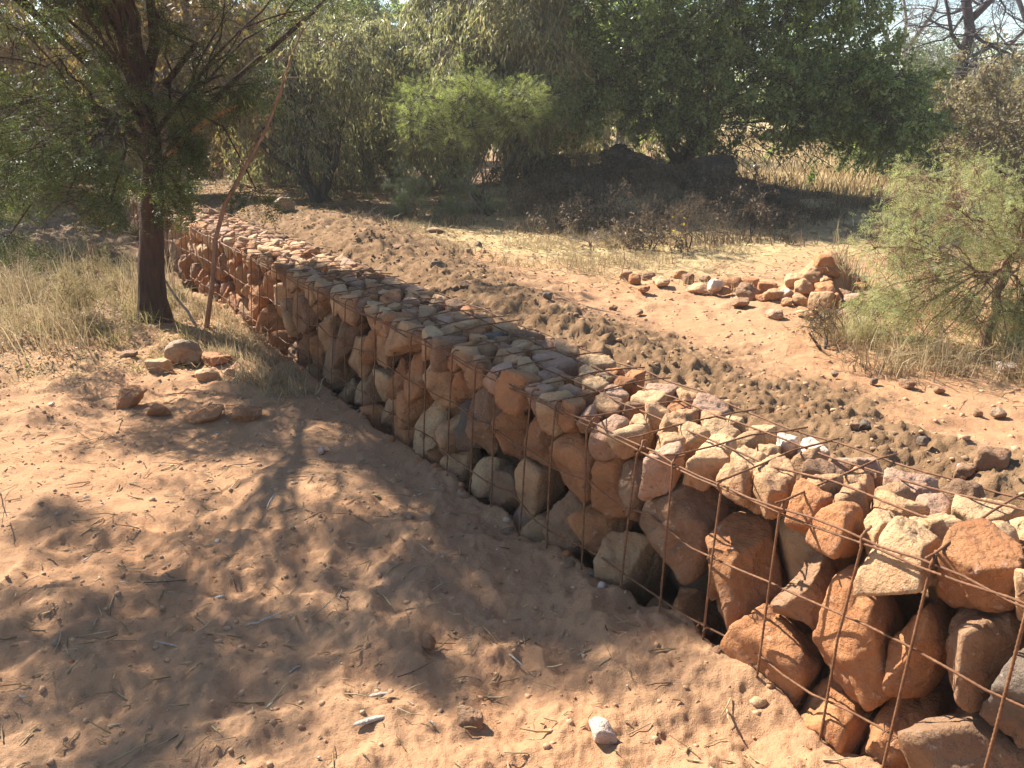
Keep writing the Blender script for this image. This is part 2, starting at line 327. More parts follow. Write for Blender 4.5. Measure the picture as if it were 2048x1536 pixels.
# ------------------------------------------------------------------ ground
def make_ground():
    rr = np.concatenate([np.geomspace(0.25, 1.3, 30)[:-1], np.geomspace(1.3, 22, 560), np.geomspace(22.5, 900, 60)])
    th = np.concatenate([np.linspace(-180, -48, 40)[:-1], np.linspace(-48, 48, 660), np.linspace(48, 180, 40)[1:-1]])
    th = np.radians(th); A, Rr = np.meshgrid(th, rr); X = (np.sin(A)*Rr).ravel(); Y = (np.cos(A)*Rr).ravel()
    Z = height(X, Y); nr, na = Rr.shape
    i = np.arange(nr-1)[:, None]*na; j = np.arange(na)[None, :]; j2 = (j+1) % na
    F = np.stack([i+j, i+na+j, i+na+j2, i+j2], -1).reshape(-1, 4)
    V = np.column_stack([X, Y, Z]); c0 = len(V); V = np.vstack([V, [0, 0, float(height(np.array([0.]), np.array([0.]))[0])]])
    jj = np.arange(na); T = np.stack([np.full(na, c0), jj, (jj+1) % na], -1)
    ac = Acc(); ac.add(V, [F, T])
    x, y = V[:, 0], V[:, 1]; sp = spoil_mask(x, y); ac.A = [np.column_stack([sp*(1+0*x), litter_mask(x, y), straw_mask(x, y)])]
    o = ac.build('ground', M['ground'], colattr=True); tag(o, kind='structure')
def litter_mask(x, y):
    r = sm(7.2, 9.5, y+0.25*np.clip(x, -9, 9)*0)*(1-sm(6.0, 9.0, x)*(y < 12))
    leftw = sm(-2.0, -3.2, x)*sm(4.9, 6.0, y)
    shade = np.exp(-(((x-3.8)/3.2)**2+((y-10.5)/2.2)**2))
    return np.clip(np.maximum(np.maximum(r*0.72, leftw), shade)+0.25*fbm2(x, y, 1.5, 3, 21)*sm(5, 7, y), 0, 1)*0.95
def straw_mask(x, y):
    m = sm(11.5, 13.5, y)*sm(3.6, 5.0, x) + sm(24, 30, y) + 0.6*sm(7.0, 8.2, y)*sm(-3, -1, x)*(1-sm(3.2, 4.5, x)*(y < 9.5))*(1-sm(10, 12, y))
    b = np.exp(-(((x-1.0)/1.3)**2+((y-7.4)/1.2)**2))*0.75 + np.exp(-(((x-3.3)/1.0)**2+((y-4.3)/1.0)**2))*0.7
    lg = sm(-1.7, -2.3, x)*sm(4.2, 4.9, y-0.18*(x+3.5))*(1-sm(7.5, 9.5, y))*0.3
    return np.clip(m+b+lg, 0, 1)
make_ground()

# ------------------------------------------------------------------ stones
TONES = {  # name: linear colour
 'tan': (0.52, 0.31, 0.16), 'rust orange': (0.45, 0.205, 0.085), 'brown': (0.31, 0.18, 0.10), 'pinkish': (0.50, 0.31, 0.205),
 'grey': (0.34, 0.245, 0.155), 'pale quartz': (0.74, 0.58, 0.46), 'buff': (0.60, 0.39, 0.21), 'dark grey': (0.19, 0.145, 0.11)}
def stone_mesh(planes_n, planes_d, sub, p=14, rough=0.06, seed=0):
    U, F = ico(sub); dots = np.maximum(U@planes_n.T, 0)/planes_d[None, :]
    r = 1/np.power(np.power(dots, p).sum(1), 1/p); rm = float(np.median(r)); V = U*r[:, None]
    q = V/rm; s = seed*7.3
    nz = vn3(q[:, 0]*1.6+s, q[:, 1]*1.6, q[:, 2]*1.6, 3)+0.55*vn3(q[:, 0]*3.7+s, q[:, 1]*3.7, q[:, 2]*3.7, 4)+0.3*vn3(q[:, 0]*8+s, q[:, 1]*8, q[:, 2]*8, 5)
    if sub >= 4:      # fracture facets: cells of the surface tilted and stepped against each other
        rs = np.random.default_rng(seed+900); K = 26; dk = norm(rs.normal(size=(K, 3))); tk = rs.normal(size=(K, 3))*0.9; ok = rs.normal(0, .55, K); cell = np.argmax(U@dk.T, 1)
        nz = 0.55*nz+ok[cell]+np.sum((U-dk[cell])*tk[cell], 1)*1.6
    if sub >= 5: nz = nz+0.25*vn3(q[:, 0]*15+s, q[:, 1]*15, q[:, 2]*15, 6)+0.14*vn3(q[:, 0]*31+s, q[:, 1]*31, q[:, 2]*31, 7)
    nz = nz-0.5*np.maximum(0, 1-5*np.abs(vn3(q[:, 0]*2.1+s+40, q[:, 1]*2.1, q[:, 2]*2.1, 8)))
    return V+U*(rough*rm*nz)[:, None], F
def free_stone(size, sub=4, seed=0, cuts=9, rough=0.05, p=14):
    r = np.random.default_rng(seed); base = norm(r.normal(size=(cuts, 3))); d = r.uniform(0.62, 1.0, cuts)
    n6 = np.vstack([np.eye(3), -np.eye(3)]); nn = np.vstack([base, n6]); dd = np.concatenate([d, np.full(6, 1.0)])
    V, F = stone_mesh(nn, dd, sub, p, rough, seed); V = V/np.abs(V).max(0)
    return V*np.asarray(size)/2, F
SHAPES = ['angular', 'blocky', 'rounded', 'wedge-shaped', 'flat-faced', 'lumpy']
def shape_word(ex, p):
    ex = np.sort(ex)
    if ex[0] < 0.5*ex[2]: return 'flat'
    if ex[1] < 0.66*ex[2]: return 'long'
    return 'chunky' if p < 13 else ('angular' if p > 30 else 'blocky')

def wall_point(s, wv, z):
    s, wv, z = np.broadcast_arrays(*[np.asarray(v, float) for v in (s, wv, z)])
    lean = -0.045*(1-np.clip(z/0.57, -0.8, 1.2))*(1-np.clip(wv/WALL_W, 0, 1))
    return np.stack([WD[0]*s+WN[0]*(wv+lean+WC), WD[1]*s+WN[1]*(wv+lean+WC), z], -1)
BAR0 = 0.665; BARSTEP = 0.203
ORD = ['first', 'second', 'third', 'fourth', 'fifth', 'sixth', 'seventh', 'eighth', 'ninth', 'tenth', 'eleventh', 'twelfth', 'thirteenth', 'fourteenth', 'fifteenth', 'sixteenth', 'seventeenth', 'eighteenth', 'nineteenth', 'twentieth']
def ordw(k):
    if k < 20: return ORD[k]
    tens = {20: 'twenty', 30: 'thirty', 40: 'forty', 50: 'fifty'}; k += 1; t = k//10*10; u = k % 10
    return {20: 'twentieth', 30: 'thirtieth', 40: 'fortieth', 50: 'fiftieth'}[t] if u == 0 else tens[t]+'-'+ORD[u-1]
def poisson(gen, dist, tries):
    pts = []; rad = []
    for _ in range(tries):
        p = gen(); d = dist(p)
        if pts:
            A = np.array(pts[-400:]); B = np.array(rad[-400:])
            A = np.array(pts); B = np.array(rad)
            if (np.linalg.norm(A-p, axis=1) < 0.5*(d+B)).any(): continue
        pts.append(p); rad.append(d)
    return pts, rad
def make_wall():
    ZS = 0.72; r = np.random.default_rng(5); seeds = []; kinds = []; W8 = []
    # front course: large stones
    def gen(): s = r.uniform(S0, S1); return np.array([s, r.uniform(0.085, 0.12), r.uniform(-0.40, top_z(s)-0.155)*ZS])
    def dist(p): return 0.125+0.085*r.random()**1.3
    pts, rad = poisson(gen, dist, 9000)
    for p, d in zip(pts, rad): seeds.append(p); kinds.append('face'); W8.append(d)
    # cap of small stones
    def gen2(): s = r.uniform(S0, S1); w_ = r.uniform(0.035, WALL_W-0.03); return np.array([s, w_, (top_z(s)-0.04-r.random()*0.010)*ZS])
    def dist2(p): return 0.078+0.062*r.random()**2
    pts, rad = poisson(gen2, dist2, 12000)
    for p, d in zip(pts, rad): seeds.append(p); kinds.append('cap'); W8.append(d)
    def gen3(): s = r.uniform(S0, S1); return np.array([s, r.uniform(0.25, 0.44), r.uniform(-0.3, top_z(s)-0.16)*ZS])
    pts, rad = poisson(gen3, lambda p: 0.22, 3000)
    for p, d in zip(pts, rad): seeds.append(p); kinds.append('core'); W8.append(d)
    S = np.array(seeds); W8 = np.array(W8); rest = Acc(); items = []
    tn = list(TONES); pr_face = [.30, .30, .25, .03, .04, .003, .067, .01]; pr_cap = [.30, .17, .06, .11, .02, .06, .275, .005]
    for i, p in enumerate(S):
        d = S-p; dist_ = np.linalg.norm(d, axis=1); nb = np.where((dist_ > 1e-6) & (dist_ < 0.5))[0]
        nb = nb[np.argsort(dist_[nb])[:26]]
        nn = d[nb]/dist_[nb][:, None]; dd = 0.5*dist_[nb]*np.clip(1+0.9*(W8[i]-W8[nb])/(W8[i]+W8[nb]), 0.6, 1.4)*0.985-0.0015
        k = kinds[i]; ex_n = []; ex_d = []
        if k in ('face', 'cap') and p[1] < 0.14: ex_n.append([r.normal()*0.28, -1, r.normal()*0.28]); ex_d.append(p[1]-r.uniform(-0.012, 0.022)+0.008)
        if p[1] > WALL_W-0.16: ex_n.append([r.normal()*0.2, 1, r.normal()*0.2]); ex_d.append(WALL_W-p[1])
        if k == 'cap': ex_n.append([r.normal()*0.16, r.normal()*0.16, 1]); ex_d.append(r.uniform(0.034, 0.047))
        if k == 'face' and p[2] < -0.17: ex_n.append([0, 0, -1]); ex_d.append(0.14)
        nr_ = 8; q = norm(r.normal(size=(nr_, 3))); rl = W8[i]*0.5
        ex_n += list(q); ex_d += list(rl*r.uniform(0.78, 1.2, nr_))
        en = norm(np.array(ex_n)); nn = np.vstack([nn, en]); dd = np.maximum(np.concatenate([dd, ex_d]), 0.018)
        pw = float(r.choice([18, 30, 50, 80])); cw = wall_point(p[0], p[1], p[2]/ZS)
        px, py, dep = project(cw); px, py, dep = float(px[0]), float(py[0]), float(dep[0])
        vis = k != 'core' and -60 < px < 2140 and 300 < py < 1640
        if k == 'face' and vis: 
            gz = float(hbase(*(cw[:2]-WN*0.08))); vis = p[2]/ZS > gz-0.16
        size_px = W8[i]/dep*F_PX
        sub = 5 if (vis and size_px > 75) else (4 if vis and size_px > 28 else 3)
        V, F = stone_mesh(nn, dd, sub, pw, 0.055 if k == 'face' else 0.035, i)
        tone = str(r.choice(tn, p=pr_face if k == 'face' else pr_cap)); base = np.array(TONES[tone])*r.uniform(0.82, 1.15)
        if any(abs(px-a) < q and abs(py-b) < q*.8 for a, b, q in ((1685, 1150, 48), (1605, 905, 36))): tone = 'pale quartz'; base = np.array(TONES[tone])*1.05
        elif tone in ('pale quartz', 'grey') and px < 1300: tone = 'rust orange' if i % 2 else 'brown'; base = np.array(TONES[tone])*1.0
        V = V+p; V[:, 2] /= ZS; Vw = wall_point(V[:, 0], V[:, 1], V[:, 2])
        items.append(dict(k=k, p=p, V=Vw, F=F, tone=tone, col=base, vis=vis, sz=size_px, px=px, py=py, ex=V.max(0)-V.min(0), pw=pw))
    cand = sorted([it for it in items if it['vis']], key=lambda it: -it['sz']*(1.25 if it['k'] == 'face' else 1))[:300]
    for it in cand: it['ind'] = True
    used = set(); groups = {}
    for it in cand:
        b = int(math.floor((it['p'][0]-BAR0)/BARSTEP)); it['bay'] = b; groups.setdefault((it['k'], b), []).append(it)
    for (k, b), lst in groups.items():
        if k == 'face': lst.sort(key=lambda it: -it['p'][2])
        else: lst.sort(key=lambda it: it['p'][1])
        for q, it in enumerate(lst):
            m_ = float(np.sort(it['ex'])[1]); big = 'large ' if m_ > 0.20 else ('small ' if m_ < 0.115 else '')
            bay = 'right of the rightmost upright bar' if b < 0 else 'between the %s and %s upright bars from the right' % (ordw(b), ordw(b+1))
            if k == 'face':
                row = 'topmost' if q == 0 else ('lowest' if q == len(lst)-1 else ordw(q)+' from top')
                lab = f"{big}{it['tone']} {shape_word(it['ex'], it['pw'])} stone in the wall face, {row}, {bay}"
            else:
                row = 'at the front edge' if q == 0 else ('at the back edge' if q == len(lst)-1 else ordw(q)+' from front')
                lab = f"{big}{it['tone']} {shape_word(it['ex'], it['pw'])} stone on the wall top {row}, {bay}"
            w_ = lab.split()
            if len(w_) > 16: lab = lab.replace('upright bars from the right', 'bars from right').replace('between the', 'between')
            if len(lab.split()) > 16: lab = lab.replace(' from the right', '').replace(' from right', ' from right').replace('bars', 'bars') if False else lab
            if len(lab.split()) > 16: lab = lab.replace('in the wall face', 'in face').replace('on the wall top', 'on top').replace('at the ', 'at ')
            if len(lab.split()) > 16: lab = lab.replace('right of the rightmost upright bar', 'beyond the rightmost bar').replace(', between', ' between').replace('stone ', '', 1) if len(lab.split()) > 17 else lab.replace('right of the rightmost upright bar', 'beyond the rightmost bar').replace(' the back edge', ' back edge').replace(' the front edge', ' front edge').replace(' stone in face', ' face stone').replace(' stone on top', ' top stone')
            assert lab not in used, lab; used.add(lab)
            c = it['V'].mean(0); ac = Acc(); ac.add(it['V']-c, it['F'], it['col']); o = ac.build('stone', M['stone'], colattr=True); o.location = tuple(c)
            tag(o, lab, 'stone', 'stones stacked in the wire cage wall')
    for it in items:
        if not it.get('ind'): rest.add(it['V'], it['F'], it['col'])
    o = rest.build('wall_stones', M['stone'], colattr=True); tag(o, 'mass of smaller far and buried stones filling the caged wall', 'stones', 'stones stacked in the wire cage wall', 'stuff')
    # rubble in the gaps
    return cand
make_wall()

def ribbed(path, rad, step=0.006, rib=0.16, sides=6):
    P = np.asarray(path, float); L = np.concatenate([[0], np.cumsum(np.linalg.norm(np.diff(P, axis=0), axis=1))])
    n = max(4, int(L[-1]/step)); t = np.linspace(0, L[-1], n); Q = np.column_stack([np.interp(t, L, P[:, k]) for k in range(3)])
    return tube(Q, rad*(1+rib*((np.arange(n) % 2)*2-1)), sides)
def make_cage():
    r = np.random.default_rng(9)
    root = empty('wire_cage', wall_point(5.0, 0.25, -0.3), 'rusty steel bar cage holding the long stone wall together', 'wire cage')
    nb = int((S1-S0)/BARSTEP); k0 = -int((BAR0-S0)/BARSTEP)
    wig = r.normal(0, 1, (8, 80))
    def longbar(wv, z0, idx, free=False):
        s = np.arange(S0, S1, 0.1); j = np.interp(s, np.linspace(S0, S1, 80), wig[idx])
        z = (top_z(s)+z0) + (0.006 if z0 > -0.1 else 0.011)*j; P = wall_point(s, wv+0.006*np.roll(j, 7), z)
        near = s < 3.2; ac = Acc()
        V, F = ribbed(P[near], 0.0036, 0.0065, 0.13); ac.add(V, F)
        V, F = tube(P[s >= 3.1], 0.0036, 5); ac.add(V, F)
        ac.build('long_bar', M['rust'], root)
    longbar(-0.016, -0.012, 0); longbar(-0.021, -0.022, 7)
    longbar(-0.012, -0.245, 1); longbar(-0.012, -0.475, 2); longbar(-0.012, -0.70, 3)
    longbar(0.18, 0.014, 4); longbar(0.36, 0.016, 5); longbar(0.51, 0.002, 6); longbar(0.515, -0.22, 2)
    for k in range(k0, k0+nb):
        s = BAR0+k*BARSTEP+r.normal(0, 0.018); tl = r.normal(0, 0.03); tz = float(top_z(s)); zz = np.array([-0.42, -0.2, 0.05, 0.3, tz-0.03, tz-0.004])
        ss = s+tl*(zz-0.1)+r.normal(0, 0.004, 6); ww = -0.023+r.normal(0, 0.003, 6)
        hook = [(s+tl*.4+.004, -0.005, tz+0.010), (s+tl*.4+.012, 0.018, tz+0.003), (s+tl*.4+.03, 0.03+0.03*r.random(), tz-0.008)]
        P = np.vstack([wall_point(ss, ww, zz), [wall_point(*h) for h in hook]])
        ac = Acc(); V, F = (ribbed(P, 0.0038, 0.0065, 0.15) if s < 3.4 else tube(P, 0.0034, 5)); ac.add(V, F); ac.build('upright_bar', M['rust'], root)
        if r.random() < 0.9:
            e = r.normal(0, 0.045); wv = np.array([-0.045, 0.0, 0.15, 0.3, 0.45, 0.55]); z = tz+0.008+np.array([0.006, 0.004, 0.008, 0.012, 0.006, -0.004])+r.normal(0, .003, 6)
            P = wall_point(s+0.02+e*(wv-0.1)*2, wv, z)
            ac = Acc(); V, F = (ribbed(P, 0.0035, 0.0065, 0.13) if s < 3.4 else tube(P, 0.0032, 5)); ac.add(V, F); ac.build('cross_bar', M['rust'], root)
        if s < 7:
            for zq in (-0.245, -0.475):     # tie wire twisted round the crossing
                c = float(tz+zq); a = np.linspace(0, 4.2*math.pi, 26)
                P = wall_point(s+0.05*a/13-0.02, -0.026+0.011*np.cos(a), c+0.011*np.sin(a)+0.003*a/4); V, F = tube(P, 0.0016, 4); ac = Acc(); ac.add(V, F); 
                if r.random() < 0.45: ac.build('tie_wire', M['rust'], root)
make_cage()

# ------------------------------------------------------------------ loose stones (x, y, width, height in photo pixels; label)
def rock(px, py, wpx, hpx, label, tone, name='rock', cat='rock', group=None, sink=0.15, seed=0, sub=4, cuts=9, mat='stone', rz=None, depth=0.9, p=14, rough=0.05):
    g = gp(px, py+hpx*0.38); _, _, dep = project(g); dep = float(dep[0]); wd = wpx/F_PX*dep; hh = hpx/F_PX*dep*1.0
    V, F = free_stone((wd, wd*depth, hh*1.05), sub, seed, cuts, rough, p); a = rz if rz is not None else 0
    c, s = math.cos(a), math.sin(a); V = np.column_stack([c*V[:, 0]-s*V[:, 1], s*V[:, 0]+c*V[:, 1], V[:, 2]])
    ac = Acc(); ac.add(V, F, np.array(TONES[tone])*random.uniform(0.88, 1.12)); o = ac.build(name, M[mat], colattr=True)
    z = float(hbase(np.array([g[0]]), np.array([g[1]+wd*0.2]))[0])+0.01
    o.location = (g[0], g[1]+wd*0.2, z+hh*(0.5-sink)); tag(o, label, cat, group); return o
C6 = lambda x, y, a, b: (1348+x*0.3418, 450+y*0.3418, a*0.3418, b*0.3418)
C4 = lambda x, y, a, b: (x*0.3418, 450+y*0.3418, a*0.3418, b*0.3418)
GP_ = 'loose rocks heaped beyond the wall'
pile = [
 (-280, 300, 75, 50, 'leftmost tan rock before the dry weeds', 'tan'), (-225, 330, 90, 60, 'rust rock next to the leftmost tan rock', 'rust orange'), (-140, 300, 80, 55, 'round brown rock between weeds and rock row', 'brown'), (-70, 345, 90, 50, 'tan rock just left of the rock row', 'buff'), (-180, 385, 70, 36, 'small flat rust rock in front of the leftmost rocks', 'rust orange'),
 (30, 290, 75, 45, 'tan rock at the far left end of the rock heap row', 'tan'), (90, 318, 70, 55, 'brown rock second from the left end of the rock row', 'brown'),
 (150, 382, 125, 48, 'long low buff rock half sunk at the left of the row', 'buff'), (240, 372, 85, 82, 'pale upright rock left of centre in the rock row', 'pale quartz'),
 (345, 352, 140, 60, 'broad rust orange rock behind the pale upright rock', 'rust orange'), (300, 392, 70, 35, 'small tan rock right beside the pale upright rock', 'tan'),
 (388, 468, 105, 42, 'dark flat rock lying in front of the rock row', 'brown'), (440, 402, 120, 85, 'blocky brown rock behind the dark flat rock', 'brown'),
 (458, 346, 85, 45, 'rust orange rock at the back of the row, left part', 'rust orange'), (552, 372, 130, 84, 'big rounded rust rock in the middle of the row', 'rust orange'),
 (575, 425, 130, 62, 'tan rock in front of the big rounded rust rock', 'tan'), (655, 415, 80, 70, 'bright white quartz rock in the middle of the row', 'pale quartz'),
 (702, 350, 105, 72, 'buff rock behind the bright white quartz rock', 'buff'), (752, 388, 125, 92, 'jagged tan rock left of the tall stack', 'tan'),
 (808, 322, 105, 92, 'tan block leaning on the left of the tall stack', 'tan'), (872, 262, 125, 95, 'reddish rounded rock crowning the tall stack', 'rust orange'),
 (905, 308, 85, 72, 'rust rock tucked under the stack top rock, right side', 'rust orange'), (888, 356, 90, 55, 'small tan rock halfway up the tall stack', 'tan'),
 (892, 402, 145, 85, 'large smooth orange rock in the middle of the stack', 'rust orange'), (866, 462, 125, 110, 'big wedge of tan rock at the foot of the stack', 'buff'),
 (742, 458, 110, 55, 'low tan rock at the left foot of the stack', 'tan'), (600, 532, 105, 55, 'pale pink rock lying alone in front of the heap', 'pinkish'),
 (942, 462, 72, 80, 'small upright rust rock right of the big wedge', 'rust orange'), (1000, 428, 80, 60, 'brown rock at the right side of the stack', 'brown'),
 (1036, 462, 92, 95, 'leaning pinkish rock right of the stack foot', 'pinkish'), (1090, 402, 95, 70, 'reddish rock at the upper right of the heap', 'rust orange'),
 (1082, 350, 92, 42, 'flat brown rock behind the heap at right', 'brown'), (1076, 516, 75, 55, 'orange rock at the lower right foot of the heap', 'rust orange'),
 (1160, 442, 125, 65, 'long tan rock beside the feathery bush', 'tan'), (990, 522, 75, 34, 'small pink stone at the front of the heap', 'pinkish'),
 (762, 532, 85, 34, 'small flat buff stone in the sand before the heap', 'buff'), (660, 468, 65, 42, 'small tan stone just before the white quartz rock', 'tan'),
 (1225, 405, 85, 62, 'rust rock partly hidden by feathery twigs', 'rust orange'), (1110, 575, 90, 45, 'pale slab lying lowest at the right of the heap', 'pale quartz'),
 (1180, 500, 80, 60, 'brown rock under the left side of the feathery bush', 'brown'), (180, 325, 60, 36, 'little brown rock behind the left part of the row', 'brown'),
 (520, 440, 60, 34, 'little orange rock right of the blocky brown rock', 'rust orange'), (820, 520, 60, 26, 'tiny tan stone below the big wedge', 'tan'),
 (1960, 520, 130, 130, 'big brown rock at the picture edge right of the bush trunk', 'brown'), (2030, 440, 110, 90, 'tan rock behind the big brown edge rock', 'tan'), (2010, 640, 110, 80, 'reddish rock below the big brown edge rock', 'rust orange'),
 (1965, 858, 95, 62, 'white quartz rock lying in dry grass at right', 'pale quartz'),
]
for i, (x, y, a, b, lab, tn_) in enumerate(pile):
    rock(*C6(x, y, a*1.2, b*1.22), lab, tn_, group=GP_ if x < 1300 else None, seed=200+i, cuts=random.choice([7, 10, 13]), p=random.choice([9, 14, 22]), rz=random.uniform(0, 3), sink=0.2)
soilrocks = [
 (1172, 925, 55, 38, 'dark clod on the orange sand right of the wall', 'dark grey'), (1378, 940, 95, 55, 'brown rock at the edge of the dry grass', 'brown'), (1550, 980, 65, 48, 'dark rounded rock right of the brown edge rock', 'brown'),
 (1870, 1370, 190, 165, 'large smooth half-buried boulder in the dark soil', 'brown'), (1700, 1460, 130, 90, 'brown rock sunk in soil left below the smooth boulder', 'brown'), (1910, 1110, 85, 60, 'grey rock on the soil bank above the smooth boulder', 'grey'),
 (940, 890, 50, 30, 'small dark stone at the left tip of the soil bank', 'dark grey'), (1120, 1180, 80, 60, 'dark clod behind the wall top in black soil', 'dark grey'), (1050, 1190, 70, 60, 'dark stone next to the clod behind the wall', 'brown'), (760, 1080, 45, 30, 'small orange stone on the dark soil near the wall', 'rust orange'), (1460, 1270, 70, 60, 'dark lump in the middle of the near soil bank', 'dark grey'), (1780, 1110, 60, 45, 'brown lump above the near soil bank', 'brown')]
for i, (x, y, a, b, lab, tn_) in enumerate(soilrocks): rock(*C6(x, y, a, b), lab, tn_, seed=300+i, sink=0.3, rz=random.uniform(0, 3), p=9)
C5 = lambda x, y, a, b: (600+x*0.3418, 450+y*0.3418, a*0.3418, b*0.3418)
for i, (x, y, a, b, lab, tn_) in enumerate([
 (1042, 118, 52, 40, 'dark brown stone on pale sand beyond the soil bank', 'dark grey'), (990, 160, 48, 34, 'pale grey stone left below the dark brown stone', 'grey'), (575, 140, 65, 30, 'brown flat stone on the dark soil bank', 'brown'), (1080, 158, 26, 22, 'small dark stone right of the dark brown stone', 'brown'),
 (1290, 142, 24, 20, 'tiny dark stone alone on the straw', 'brown'), (790, 38, 130, 40, 'broad flat grey slab lying above the soil bank', 'grey'), (1445, 425, 64, 52, 'round dark clod on the far edge of the soil bank', 'dark grey'), (1835, 492, 50, 34, 'brown stone on orange sand', 'brown'),
 (1985, 520, 70, 24, 'flat brown stone on orange sand', 'brown'), (795, 240, 90, 50, 'dark clod in the middle of the soil bank', 'dark grey'), (960, 365, 80, 38, 'flat brown clod low on the soil bank', 'brown')]):
    rock(*C5(x, y, a, b), lab, tn_, seed=330+i, sink=0.25, rz=random.uniform(0, 3), p=10)
rock(568, 416, 46, 30, 'pale grey angular rock on the dark soil beyond the wall', 'grey', seed=401, sink=0.1, rz=.4)
rock(495, 405, 40, 20, 'dark flat rock left of the pale grey angular rock', 'dark grey', seed=402)
rock(810, 375, 46, 34, 'dark rock under the small grey green bush', 'dark grey', seed=403)
for i, (x, y, a, b, lab, tn_) in enumerate([
 (1068, 745, 205, 165, 'largest rounded grey brown rock near the tree foot', 'grey'), (930, 838, 150, 110, 'buff lichen spotted rock left of the largest rounded one', 'buff'),
 (1260, 805, 180, 80, 'rust rock behind the two small pale rocks', 'rust orange'), (1213, 888, 150, 100, 'pale topped rock standing in front of the rust rock', 'tan'), (1345, 868, 95, 70, 'small pale rock touching the pale topped rock', 'pinkish'),
 (750, 1018, 195, 100, 'flat topped tan block at the edge of the grass', 'rust orange'), (910, 1090, 130, 85, 'crumbling orange lump right of the flat topped block', 'rust orange'),
 (1195, 1130, 240, 75, 'long broken crust of orange earth in the sand', 'rust orange'), (1440, 1128, 180, 85, 'short broken crust of orange earth in the sand', 'rust orange'), (1880, 1320, 36, 24, 'tiny white pebble on shaded sand', 'pale quartz'), (300, 1065, 44, 20, 'small white stone at the grass edge', 'pale quartz'),
 (750, 775, 110, 50, 'brown lump of earth between grass tufts', 'brown')]):
    rock(*C4(x, y, a, b), lab, tn_, seed=430+i, sub=5, sink=0.25, rz=random.uniform(-.4, .4), p=[9, 12, 20][i % 3])
for i, (x, y, a, b, lab, tn_) in enumerate([
 (940, 1440, 54, 46, 'rounded brown pebble at the bottom middle of the sand', 'brown'), (1206, 1474, 56, 50, 'pale pink pointed stone at the bottom of the sand', 'pale quartz'), (857, 1284, 30, 32, 'small brown pointed stone in the shaded sand', 'brown'), (1195, 1460, 30, 40, 'narrow pale stone leaning on the pink pointed stone', 'pinkish'),
 (1370, 1180+20, 34, 30, 'small brown stone at the trench edge', 'brown'), (820, 1070-30, 22, 14, 'small grey pebble in the dappled shade', 'grey'), (644, 905, 16, 14, 'tiny round white pebble near the wall foot', 'pale quartz')]):
    rock(x, y, a, b, lab, tn_, name='pebble' if a < 40 else 'rock', cat='stone', seed=460+i, sub=5 if a > 40 else 3, sink=0.3, rz=random.uniform(0, 3), p=9)
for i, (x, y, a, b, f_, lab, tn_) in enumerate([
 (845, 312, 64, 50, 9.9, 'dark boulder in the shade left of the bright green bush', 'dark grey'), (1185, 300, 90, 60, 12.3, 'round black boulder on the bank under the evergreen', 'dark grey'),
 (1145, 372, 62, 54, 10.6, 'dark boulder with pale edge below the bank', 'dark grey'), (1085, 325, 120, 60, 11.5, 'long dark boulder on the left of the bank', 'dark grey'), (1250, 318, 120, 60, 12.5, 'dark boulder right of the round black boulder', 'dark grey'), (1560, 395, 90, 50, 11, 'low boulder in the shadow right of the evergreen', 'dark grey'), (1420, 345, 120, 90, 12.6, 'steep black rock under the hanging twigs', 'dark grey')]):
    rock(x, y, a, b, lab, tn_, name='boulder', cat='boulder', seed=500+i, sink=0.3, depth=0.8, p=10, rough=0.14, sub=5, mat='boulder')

# ------------------------------------------------------------------ clods, gravel, straw, litter (uncountable)
def scatter_lumps(name, X, Y, size, mat, label, cat, flat=0.7, sub=2):
    U, F = ico(sub); n = len(X); Z = height(X, Y); V = np.repeat(U[None], n, 0)
    k = rng.uniform(0.55, 1.15, (n, len(U), 1)) if sub < 2 else (1+0.25*np.stack([vn3(U[:, 0]*2+i*1.7, U[:, 1]*2, U[:, 2]*2) for i in range(n)])[..., None])
    s = np.stack([size*rng.uniform(.7, 1.2, n), size*rng.uniform(.7, 1.2, n), size*flat*rng.uniform(.7, 1.2, n)], -1)
    V = V*k*s[:, None]+np.stack([X, Y, Z+size*flat*0.1], -1)[:, None]
    ac = Acc(); Fa = (np.arange(n)[:, None, None]*len(U)+F[None]).reshape(-1, 3)
    ac.V = [V.reshape(-1, 3)]; ac.F = [Fa]; t = np.array([TONES[x] for x in rng.choice(list(TONES), n, p=[.2, .25, .2, .08, .1, .07, .08, .02])])
    ac.A = [np.repeat(t, len(U), 0)]; ac.n = n*len(U)
    o = ac.build(name, mat, colattr=True); tag(o, label, cat, kind='stuff')
def sample(n, s_rng, c_rng, fn=None):
    s = rng.uniform(*s_rng, n); c = rng.uniform(*c_rng, n); X = WD[0]*s+WN[0]*(c+WC); Y = WD[1]*s+WN[1]*(c+WC)
    if fn is not None: k = rng.random(n) < fn(X, Y); X, Y = X[k], Y[k]
    return X, Y
X, Y = sample(8000, (-0.5, 11), (0.5, 2.8), lambda x, y: spoil_mask(x, y)*0.9)
scatter_lumps('soil_clods', X, Y, 0.003+0.016*rng.random(len(X))**8, M['clod'], 'crumbs and clods of dark dug soil behind the wall', 'soil clods')
X, Y = sample(16000, (-1.5, 7), (-3.8, -0.12)); 
scatter_lumps('sand_crumbs', X, Y, 0.002+0.014*rng.random(len(X))**8, M['sandclod'], 'crumbs of orange sand in the foreground', 'sand crumbs', sub=1)
X, Y = sample(9000, (-0.5, 8), (0.6, 5.5)); 
scatter_lumps('bank_crumbs', X, Y, 0.004+0.016*rng.random(len(X))**5, M['sandclod'], 'crumbs of orange sand beyond the wall', 'sand crumbs', sub=1)
X, Y = sample(1900, (-1.5, 9), (-3.8, 6)); 
scatter_lumps('gravel', X, Y, 0.003+0.012*rng.random(len(X))**5, M['stone'], 'fine stone gravel scattered on the sand', 'gravel', sub=2)
